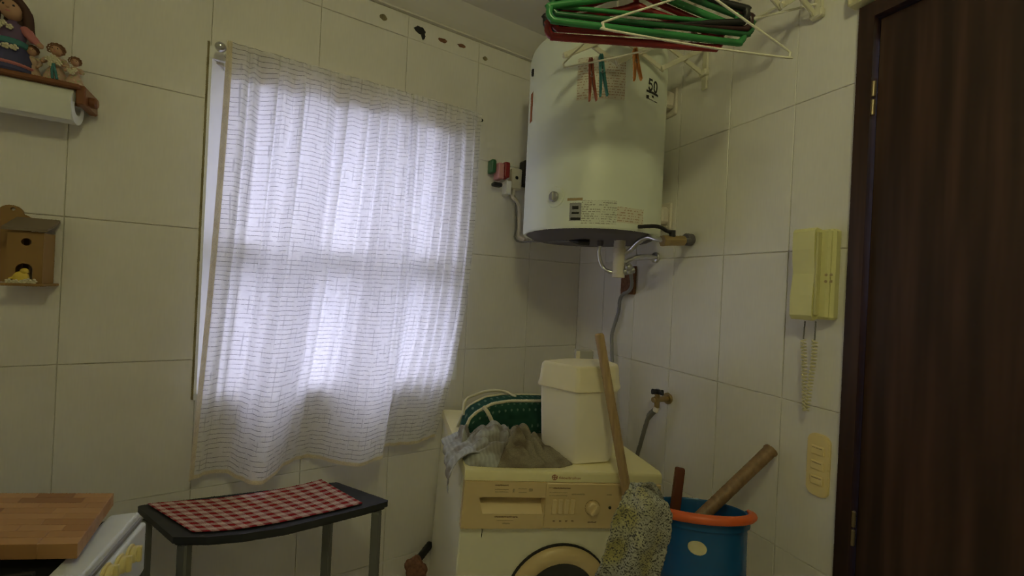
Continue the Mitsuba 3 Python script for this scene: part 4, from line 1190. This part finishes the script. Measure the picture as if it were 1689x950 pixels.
ckk = thing('grey_carton', 'small grey carton standing behind the lidded bin', 'carton')
q0 = at_depth(950, 600, 1.60)
q1 = at_depth(978, 600, 1.60)
cz = (MM @ V(0.33, 0.5, MH, 1))[2]
zt_ = at_depth(964, 577, 1.60)[2]
put('body', cbox(0, q1[0] - q0[0], 0, 0.05, 0, zt_ - cz, 0.002), 'carton_board', ckk, M=frame(V(q0[0], 1.60, cz - 0.004), V(1, 0, 0), V(0, 1, 0), V(0, 0, 1)))
put('edge_strip', cbox(-0.001, 0.014, -0.001, 0.0, 0.002, zt_ - cz - 0.002, 0.0002), 'cream_plastic', ckk, M=frame(V(q0[0], 1.60, cz - 0.004), V(1, 0, 0), V(0, 1, 0), V(0, 0, 1)), smooth=False)

# quilted green bag with pale dots
gk = thing('fabric_bag', 'dark green fabric bag with pale dots and cream piping behind the grey rag', 'bag')
A_, B_ = on_lid(800, 722), on_lid(930, 738)
n1, n2 = 60, 36
us, ws = np.linspace(0, 1, n1), np.linspace(0, 1, n2)
# flat bag on its long edge: front panel profile seen from the camera
gl0, gl1 = at_depth(757, 712, 1.38), at_depth(930, 735, 1.52)
gx = (gl1 - gl0) * V(1, 1, 0)
GL = np.linalg.norm(gx)
gx /= GL
gyv = V(-gx[1], gx[0], 0)
gz0 = (MM @ V(0.12, 0.25, MH, 1))[2]
def topline(u):
    return np.interp(u, [0, 0.12, 0.25, 0.4, 0.7, 1.0], [0.055, 0.098, 0.122, 0.128, 0.122, 0.112])
Ub, Wb = np.meshgrid(us, ws)
prof = np.sin(Wb * PI) ** 0.45
Pg = np.zeros((n2, n1, 3))
hgt = topline(Ub) * np.clip(np.minimum(Ub, 1 - Ub) / 0.06, 0, 1) ** 0.5
wid = 0.055 * np.clip(np.minimum(Ub, 1 - Ub) / 0.08, 0, 1) ** 0.5
ang = Wb * 2 * PI
cs, sn = np.cos(ang), np.sin(ang)
sq = lambda t, e: np.sign(t) * np.abs(t) ** e
yy, zz2 = wid * sq(cs, 0.55), hgt * 0.5 * (1 + sq(sn, 0.5))
bumpg = 0.006 * (meshkit.fbm(np.stack([Ub * 9, cs * 2, sn * 2], -1), 2, 3) - 0.5)
base_h = np.interp(us, [0, 1], [0, -0.010])
Pg = gl0[None, None] * V(1, 1, 0) + gx * (Ub * GL)[..., None] + gyv * (yy + bumpg)[..., None] + V(0, 0, 1) * (gz0 + zz2 + base_h[None] * 0 + 0.001)[..., None]
uvg = np.stack([Ub * GL, ang * 0.05], -1)
scene[key_for('body', gk)] = mikit.ply(grid_mesh(Pg), 'dotted_green', smooth=True, uv=uvg.reshape(-1, 2))
tl = np.array([gl0 * V(1, 1, 0) + gx * GL * u + gyv * -0.040 + V(0, 0, gz0 + topline(u) * min(1, (min(u, 1 - u) / 0.06) ** 0.5 if 0 < u < 1 else 0) - 0.003) for u in np.linspace(0.01, 0.99, 40)])
put('piping', tube(tl, 0.0055, 8), 'green_trim', gk, smooth=60)
tl2 = tl + gyv * 0.082
put('piping', tube(tl2, 0.0045, 8), 'green_trim', gk, smooth=60)
uq = 0.20
st = [gl0 * V(1, 1, 0) + gx * GL * u + gyv * y + V(0, 0, gz0 + z) for u, y, z in ((0.17, -0.045, 0.112), (0.20, -0.061, 0.095), (0.245, -0.0625, 0.06), (0.29, -0.0605, 0.03))]
put('strap', tube(spline(st, 6), 0.0065, 8), 'green_trim', gk, smooth=60)
lp_ = [gl0 * V(1, 1, 0) + gx * GL * u + gyv * y + V(0, 0, gz0 + z) for u, y, z in ((0.03, 0.0, 0.075), (0.06, 0.03, 0.112), (0.14, 0.045, 0.126), (0.28, 0.045, 0.140), (0.42, 0.035, 0.138), (0.5, 0.0, 0.126))]
put('handle', tube(spline(lp_, 6), 0.005, 8), 'green_trim', gk, smooth=60)


def rag_mesh(name, label, cat_, outline, peak, seed, m, fold=0.5, n=70, extra=None):
    """crumpled cloth on the machine's lid: outline in lid coordinates, a closed lump with ridged folds"""
    k = thing(name, label, cat_)
    poly = Polygon(outline)
    c = np.array(poly.centroid.coords[0])
    N = 120
    L = poly.exterior.length
    rim = np.array([poly.exterior.interpolate(L * i / N).coords[0] for i in range(N)])
    R_ = np.linspace(0, 1, n)
    Pm = c[None, None] + (rim - c)[None] * R_[:, None, None]
    x, y = Pm[..., 0], Pm[..., 1]
    w = meshkit.fbm(np.stack([x * 9, y * 9, x * 0 + seed], -1), 3, seed) - 0.5
    rid = np.abs(np.sin((x * 38 + y * 55) * 0.9 + w * 11 + seed))
    rid2 = np.abs(np.sin((x * 70 - y * 30) + w * 16 + seed * 2))
    f = peak(x, y)
    hgt_ = (1 - R_[:, None] ** 2.2) ** 0.7 * f * (0.55 + fold * (0.55 * rid + 0.3 * rid2) + 0.35 * w) + 0.0015
    hgt_ = np.maximum(hgt_, 0.0015)
    if extra is not None:
        hgt_ = hgt_ + extra(x, y)
    Q = np.stack([x, y, MH + hgt_], -1)
    idx = np.arange(n * N).reshape(n, N)
    nx = np.roll(idx, -1, 1)
    f_ = np.vstack([np.stack([idx[:-1], idx[1:], nx[1:]], -1).reshape(-1, 3), np.stack([idx[:-1], nx[1:], nx[:-1]], -1).reshape(-1, 3)])
    low = Q[-1] - V(0, 0, 0.0012)
    v = np.vstack([Q.reshape(-1, 3), low, [[c[0], c[1], MH + 0.0003]]])
    o = n * N
    r_ = np.arange(N)
    r2 = (r_ + 1) % N
    e = (n - 1) * N
    f_ = np.vstack([f_, np.stack([e + r_, o + r_, o + r2], 1), np.stack([e + r_, o + r2, e + r2], 1), np.stack([o + r2, o + r_, np.full(N, o + N)], 1)])
    put('cloth', trimesh.Trimesh(v, f_, process=False), m, k, M=MM, smooth=True)
    return k


def outline(*pts):
    q = [on_lid(*p_) for p_ in pts]
    return [V(max(p_[0], 0.004), max(p_[1], 0.012)) for p_ in q]


rg_k = rag_mesh('floor_rag', 'crumpled pale grey rag whose corner hangs over the left edge of the washing machine', 'rag',
                outline((738, 764), (775, 769), (820, 771), (862, 766), (862, 742), (850, 728), (800, 722), (770, 728), (750, 740)),
                lambda x, y: np.interp(x, [0, 0.03, 0.08, 0.13, 0.18], [0.03, 0.055, 0.075, 0.078, 0.06]), 3, 'rag_pale', 0.75, 90)
rag_mesh('floor_rag', 'crumpled dark grey brown rag trailing to the foot of the lidded bin', 'rag',
         outline((822, 775), (870, 777), (925, 772), (945, 767), (935, 758), (905, 746), (875, 730), (840, 724), (826, 745)),
         lambda x, y: np.interp(x, [0.08, 0.12, 0.16, 0.20, 0.25, 0.30, 0.36], [0.06, 0.088, 0.092, 0.070, 0.040, 0.026, 0.012]), 5, 'rag_brown', 0.8, 90)
rag_mesh('floor_rag', 'small grey bundle of cloth left of the green bag', 'rag',
         outline((728, 742), (752, 745), (770, 742), (775, 733), (762, 724), (742, 724)),
         lambda x, y: x * 0 + 0.075, 8, 'rag_pale', 0.5, 50)
# the corner that hangs over the machine's left edge
nu, nv = 26, 30
Pd = np.zeros((nv, nu, 3))
for j in range(nv):
    t = j / (nv - 1)
    for i in range(nu):
        s = i / (nu - 1)
        d = 0.03 + 0.20 * s
        drop = (0.085 - 0.075 * s ** 0.8)
        if t < 0.4:
            q = t / 0.4
            Pd[j, i] = 0.075 * (1 - q) - 0.006 * q, d, MH + 0.022 + 0.018 * math.sin(q * PI) * (1 - 0.4 * s) - 0.012 * q
        else:
            q = (t - 0.4) / 0.6
            Pd[j, i] = -0.007 - 0.012 * math.sin(q * PI * 0.8) - 0.016 * q, d - 0.02 * q, MH + 0.010 - drop * q
Pd[..., 0] -= 0.008 * np.abs(np.sin(Pd[..., 1] * 70))
Pd[..., 0] -= 0.004
put('hanging_corner', grid_mesh(Pd, 0.002), 'rag_pale', rg_k, M=MM, smooth=60)

# ------------------------------------------------------------------ sticks and bucket
skk = thing('broom_stick', 'thin light wooden broom stick leaning on the front of the washing machine', 'stick')
s_mid, s_top = at_depth(1030, 790, 1.172), at_depth(988, 550, 1.205)
dirn = (s_top - s_mid) / np.linalg.norm(s_top - s_mid)
s_bot = s_mid - dirn * (s_mid[2] / dirn[2])
put('pole', cyl(s_bot + dirn * 0.004, s_top, 0.0132, 18, 0.004), 'stick_wood', skk)

BD = 1.08
bc = at_depth(1150, 838, BD)
RZ = bc[2]
BR, BB, BHH = 0.1185, 0.088, 0.26
bz0 = RZ - BHH
buk = thing('bucket', 'blue plastic bucket with an orange carrying handle', 'bucket')
BKM = trans(*bc) @ rot([1, 0, 0], -14) @ trans(0, 0, -BHH)
put('body', lathe([(0, 0), (BB - 0.004, 0), (BB, 0.004), (BR - 0.006, BHH - 0.03), (BR - 0.005, BHH - 0.026), (BR + 0.001, BHH - 0.024), (BR + 0.002, BHH - 0.002), (BR, BHH), (BR - 0.004, BHH), (BR - 0.006, BHH - 0.004), (BR - 0.009, BHH - 0.03), (BB - 0.004, 0.006), (0, 0.005)], 72), 'blue_plastic', buk, M=BKM, smooth=35)
# handle lying against the front of the rim, from ear to ear
hpt = []
for a in np.linspace(math.radians(197), math.radians(352), 30):
    k = math.sin((a - math.radians(197)) / math.radians(155) * PI)
    hpt.append(V(math.cos(a) * (BR + 0.007 + 0.004 * k), math.sin(a) * (BR + 0.007 + 0.004 * k), BHH + 0.001 + 0.004 * k))
hw = [0.005 + 0.0075 * min(1, (1 - i / 29) * 6, (i / 29) * 8) * (1 - 0.45 * i / 29) for i in range(30)]
hmesh = tube(hpt, hw, 12)
put('handle', hmesh, 'orange_plastic', buk, M=BKM, smooth=60, label='orange carrying handle')
for a in (197, 352):
    c = V(math.cos(math.radians(a)) * (BR + 0.005), math.sin(math.radians(a)) * (BR + 0.005), BHH - 0.012)
    put('ear', ball(c, 0.013, 2, (0.8, 0.8, 1.2)), 'blue_plastic', buk, M=BKM, smooth=True)
la = math.radians(256)
lr = BB + (BR - 0.006 - BB) * 0.78
LA, LZ = np.meshgrid(np.linspace(-1, 1, 15), np.linspace(-1, 1, 9))
rad = np.maximum(np.abs(LA), np.abs(LZ)) / np.maximum(np.hypot(LA, LZ), 1e-6)
LA, LZ = LA * rad, LZ * rad
z_ = BHH - 0.063 + LZ * 0.0155
r_ = BB + (BR - 0.006 - BB) * ((z_ - 0.004) / (BHH - 0.034)) + 0.0012
an = la - LA * 0.0   # centre
aa = math.radians(244) + LA * 0.19
put('sticker', grid_mesh(np.stack([r_ * np.cos(aa), r_ * np.sin(aa), z_], -1)), 'cord_cream', buk, M=BKM, smooth=True, label='oval cream sticker')
sto = thing('stool', 'low wooden stool under the blue bucket', 'stool')
put('seat', cyl(V(bc[0], bc[1] - 0.05, bc[2] - 0.305), V(bc[0], bc[1] - 0.05, bc[2] - 0.2745), 0.088, 36, 0.004), 'handle_wood', sto)
for a in (45, 135, 225, 315):
    q = V(bc[0] + 0.055 * math.cos(math.radians(a)), bc[1] - 0.05 + 0.055 * math.sin(math.radians(a)), 0)
    put('leg', cyl(q + V(0.012 * math.cos(math.radians(a)), 0.012 * math.sin(math.radians(a)), 0), q + V(0, 0, bc[2] - 0.304), 0.014, 14), 'handle_wood', sto)

hsk = thing('wooden_handle', 'thick wooden tool handle leaning from the bucket against the tiles', 'handle')
e_top = RW.p(*RW.at(1271, 741, 0.03), 0.024)
e_low = at_depth(1188, 822, 1.08)
e_in = e_low + (e_low - e_top) * 0.62
dd = (e_top - e_in) / np.linalg.norm(e_top - e_in)
Lh = np.linalg.norm(e_top - e_in)
put('shaft', tf(lathe([(0, 0), (0.014, 0), (0.0155, 0.004), (0.0160, Lh * 0.7), (0.0165, Lh - 0.012), (0.0185, Lh - 0.008), (0.0175, Lh - 0.002), (0.013, Lh), (0, Lh)], 24), look_frame(e_in, e_top)), 'handle_wood', hsk, smooth=40)
dwk_ = thing('brush_handle', 'short dark red wooden handle standing in the bucket', 'handle')
t0, t1 = at_depth(1122, 771, 1.15), at_depth(1114, 835, 1.13)
bdir = (t0 - t1) / np.linalg.norm(t0 - t1)
fb = frame(t1 - bdir * 0.15, V(1, 0, 0) - bdir * bdir[0], np.cross(bdir, V(1, 0, 0)), bdir)
fb[:3, 0] /= np.linalg.norm(fb[:3, 0])
fb[:3, 1] = np.cross(fb[:3, 2], fb[:3, 0])
put('shaft', rbox(-0.013, 0.013, -0.008, 0.008, 0, np.linalg.norm(t0 - t1) + 0.15, 0.005), 'red_wood', dwk_, M=fb)

# speckled terry cloth hanging over the bucket's left rim
tkk = thing('terry_cloth', 'speckled grey and yellow terry cloth draped over the left rim of the bucket', 'cloth')
rows = [(805, 1040, 1064), (815, 1032, 1078), (830, 1022, 1100), (850, 1013, 1108), (880, 1006, 1106), (910, 998, 1100), (940, 986, 1090), (965, 978, 1082), (990, 975, 1076)]
ry, rl, rr_ = (np.array(c, float) for c in zip(*rows))
nv, nu = 90, 60
Pt = np.zeros((nv, nu, 3))
for j, py in enumerate(np.linspace(805, 990, nv)):
    l_, r_e = np.interp(py, ry, rl), np.interp(py, ry, rr_)
    for i, s in enumerate(np.linspace(0, 1, nu)):
        px = l_ + (r_e - l_) * s
        dep = 0.955 + 0.030 * abs(s - 0.45) * 2 - 0.012 * math.sin(s * 9 + py * 0.01) - 0.02 * min(1, (py - 805) / 80)
        if py < 840:
            dep += 0.055 * ((840 - py) / 35) ** 1.5
        Pt[j, i] = at_depth(px, py, dep)
w1 = meshkit.fbm(Pt * 28, 3, 11) - 0.5
w2 = meshkit.noise(Pt * 300, 12) - 0.5
Pt[..., 1] += 0.022 * w1 + 0.004 * w2
Pt[..., 0] += 0.003 * (meshkit.noise(Pt * 180, 14) - 0.5)
Pt[..., 2] += 0.004 * (meshkit.noise(Pt * 180, 13) - 0.5)
# back flap falling into the bucket
nb2 = 24
back = np.zeros((nb2, nu, 3))
for j in range(nb2):
    t = (j + 1) / nb2
    back[j] = Pt[0] + V(0.05, 0.06, 0.0) * t + V(0, 0, 1) * (0.010 * math.sin(t * PI * 0.9) - 0.075 * t ** 2) + (np.linspace(-0.02, 0.03, nu)[:, None] * V(1, 0, 0)) * t
Pall = np.vstack([back[::-1], Pt])
put('cloth', grid_mesh(Pall, 0.006), 'terry', tkk, smooth=True)

# ------------------------------------------------------------------ small black table with a checked cloth
TZ = 0.70
tk2 = thing('side_table', 'small black table with slim grey legs below the window', 'table')
corn = [at_height(*q, TZ)[:2] for q in ((225, 834), (285, 886), (340, 886), (400, 881), (470, 870), (540, 853), (600, 838), (643, 826), (555, 795))]
tp = Polygon(corn).buffer(-0.006, join_style=1).buffer(0.006)
put('top', cat(tf(extrude(tp, 0.016), trans(0, 0, TZ - 0.016)), tf(extrude(tp.buffer(-0.008), 0.010), trans(0, 0, TZ - 0.025))), 'table_black', tk2, smooth=False)
for (px, py), gy in (((298, 905), 0), ((624, 845), 0), ((541, 858), 0)):
    pass
legs = [at_height(303, 878, TZ)[:2] + V(0.004, 0.0), at_height(622, 829, TZ)[:2], at_height(548, 803, TZ)[:2] - V(0.0, 0.02), at_height(240, 838, TZ)[:2] + V(0.01, -0.01)]
for q in legs:
    put('leg', cbox(q[0] - 0.0125, q[0] + 0.0125, q[1] - 0.0125, q[1] + 0.0125, 0.0, TZ - 0.0245, 0.004), 'grey_metal', tk2)
ckt = thing('checked_cloth', 'red and white checked cloth lying on the black table', 'tablecloth')
back_px = [(243, 833), (290, 829), (340, 826), (390, 820), (440, 812), (490, 803), (530, 793)]
front_px = [(318, 880), (370, 877), (420, 871), (470, 862), (520, 851), (560, 842), (598, 832)]
bk_ = spline([at_height(*q, TZ) for q in back_px], 6)
fr_ = spline([at_height(*q, TZ) for q in front_px], 6)
nn = 26
Pk = np.array([bk_ * (1 - t) + fr_ * t for t in np.linspace(0, 1, nn)])
Pk[..., 2] = TZ + 0.0035 + 0.0022 * (meshkit.fbm(Pk * 16, 2, 6) - 0.3)
uu = np.linspace(0, np.linalg.norm(bk_[-1] - bk_[0]), Pk.shape[1])
vv = np.linspace(0, np.linalg.norm(fr_[20] - bk_[20]), nn)
uvk = np.stack(np.meshgrid(uu, vv), -1).reshape(-1, 2)
gm = grid_mesh(Pk, 0.0016)
scene[key_for('cloth', ckt)] = mikit.ply(gm, 'gingham', smooth=True, uv=np.vstack([uvk, uvk]))

# broken pipe stub low on the wall
stk = thing('pipe_stub', 'dark pipe stub with a torn rusty wrapping low on the tiled wall beside the machine', 'pipe')
sp0, sp1 = WW.p(*WW.at(712, 902, 0.03), 0.012), WW.p(*WW.at(684, 928, 0.08), 0.085)
put('pipe', cyl(sp0, sp1, 0.014, 18), 'black', stk)
m_ = trimesh.creation.icosphere(subdivisions=4, radius=0.032)
vv_ = np.array(m_.vertices)
m_.vertices = vv_ * (0.65 + 0.9 * meshkit.fbm(vv_ * 55, 3, 8))[:, None] * V(1.1, 0.8, 1.5) + (sp1 + V(0.004, 0, -0.028))
put('rusty_wrap', m_, 'rust', stk, smooth=False)
put('pale_fitting', cyl(sp1 + V(0.002, -0.004, -0.02), sp1 + V(-0.006, -0.01, -0.11), 0.012, 16), 'fitting_white', stk)

# ------------------------------------------------------------------ cooker with a chopping board
SZ = 0.835
o1, o2 = at_height(228, 843, SZ), at_height(133, 947, SZ)
sdir = (o2 - o1) * V(1, 1, 0)
sdir /= np.linalg.norm(sdir)
sright = V(-sdir[1], sdir[0], 0)
sfor = np.cross(V(0, 0, 1), sdir)
if sfor[0] < 0:
    sfor = -sfor
# local frame: x along the front edge towards the camera, y out to the room (right), z up
SM = frame(o1 * V(1, 1, 0), sdir, sfor, V(0, 0, 1))
if np.linalg.det(SM[:3, :3]) < 0:
    SM[:3, 0] *= -1
SL = 0.58
sx = 1 if np.allclose(SM[:3, 0], sdir) else -1
X0, X1 = (0, SL) if sx > 0 else (-SL, 0)
ckr = thing('cooker', 'white cooker with yellowed knobs at the left edge', 'cooker')
wst = 0.048
CW = 0.50
put('body', cbox(X0 + 0.004, X1 - 0.004, -CW, 0.004, 0.06, SZ - 0.018, 0.006), 'stove_white', ckr, M=SM)
put('front_rim', rbox(X0, X1, -wst, 0.004, SZ - 0.019, SZ, 0.006), 'stove_white', ckr, M=SM)
put('hob_plate', cbox(X0 + 0.004, X1 - 0.004, -CW, -wst - 0.001, SZ - 0.0178, SZ - 0.010, 0.002), 'black', ckr, M=SM)
put('groove', cbox(X0 + 0.002, X1 - 0.002, 0.003, 0.0085, SZ - 0.0215, SZ - 0.013, 0.001), 'pipe_grey', ckr, M=SM)
put('knob_panel', rbox(X0, X1, -0.02, 0.016, SZ - 0.130, SZ - 0.0225, 0.007), 'stove_white', ckr, M=SM)
put('oven_door', rbox(X0 + 0.01, X1 - 0.01, -0.02, 0.012, 0.14, SZ - 0.138, 0.006), 'stove_white', ckr, M=SM)
for px, py in ((217, 915), (199, 932), (177, 948)):
    e, d = np.linalg.inv(SM) @ np.r_[EYE, 1], SM[:3, :3].T @ ray(px, py)
    t = (0.020 - e[1]) / d[1]
    kx, kz = e[0] + d[0] * t, e[2] + d[2] * t
    put('knob', cat(cyl(V(kx, 0.015, kz), V(kx, 0.020, kz), 0.0195, 24), cyl(V(kx, 0.019, kz), V(kx, 0.030, kz), 0.0150, 24, 0.003), cbox(kx - 0.0035, kx + 0.0035, 0.029, 0.036, kz - 0.015, kz + 0.015, 0.001)), 'knob_cream', ckr, M=SM)
for x in (0.08, 0.20, 0.34, 0.46):
    xs_ = X0 + x
    put('pan_support', cat(cbox(xs_ - 0.004, xs_ + 0.004, -CW + 0.06, -wst - 0.012, SZ + 0.005, SZ + 0.014, 0.001), cbox(xs_ - 0.004, xs_ + 0.004, -wst - 0.020, -wst - 0.012, SZ - 0.011, SZ + 0.006, 0.001), cbox(xs_ - 0.004, xs_ + 0.004, -CW + 0.06, -CW + 0.068, SZ - 0.011, SZ + 0.006, 0.001)), 'black', ckr, M=SM)
for x in (X0 + 0.04, X1 - 0.04):
    for y in (-0.05, -CW + 0.05):
        put('foot', cyl(V(x, y, 0), V(x, y, 0.062), 0.018, 14), 'black', ckr, M=SM)

BZ = SZ + 0.0145 + 0.026
c_fr, c_nr, c_fl = at_height(188, 813, BZ), at_height(128, 897, BZ), at_height(0, 813, BZ)
bxd = (c_fr - c_fl) / np.linalg.norm(c_fr - c_fl)
c_nl = at_height(0, 906, BZ)
cbk = thing('chopping_board', 'thick wooden chopping board of glued blocks lying on the cooker', 'chopping board')
nx_d = (c_nr - c_fr)
Lw = np.linalg.norm(nx_d)
nx_d /= Lw
BL = 0.42
NB = 9
bd_w = Lw / NB
BMm = frame(c_fr - V(0, 0, 0.026), -bxd, nx_d, V(0, 0, 1))
if np.linalg.det(BMm[:3, :3]) < 0:
    flip = True
for j in range(NB):
    x = -0.001
    off = rng.uniform(0.02, 0.09)
    while x < BL:
        ln = off if x < 0 else rng.uniform(0.06, 0.13)
        x2_ = min(x + ln, BL)
        if x2_ - x > 0.01:
            bm = cbox(max(x, 0), x2_ - 0.0002, j * bd_w + 0.0001, (j + 1) * bd_w - 0.0001, 0, 0.026, 0.0007)
            bm = tf(bm, BMm)
            if np.linalg.det(BMm[:3, :3]) < 0:
                bm.invert()
            put('wood_block', bm, f'board_{rng.choice([0, 0, 1, 1, 2, 3, 3, 4], 1)[0]}', cbk, smooth=False)
        x = x2_ if x2_ > 0 else 0.0
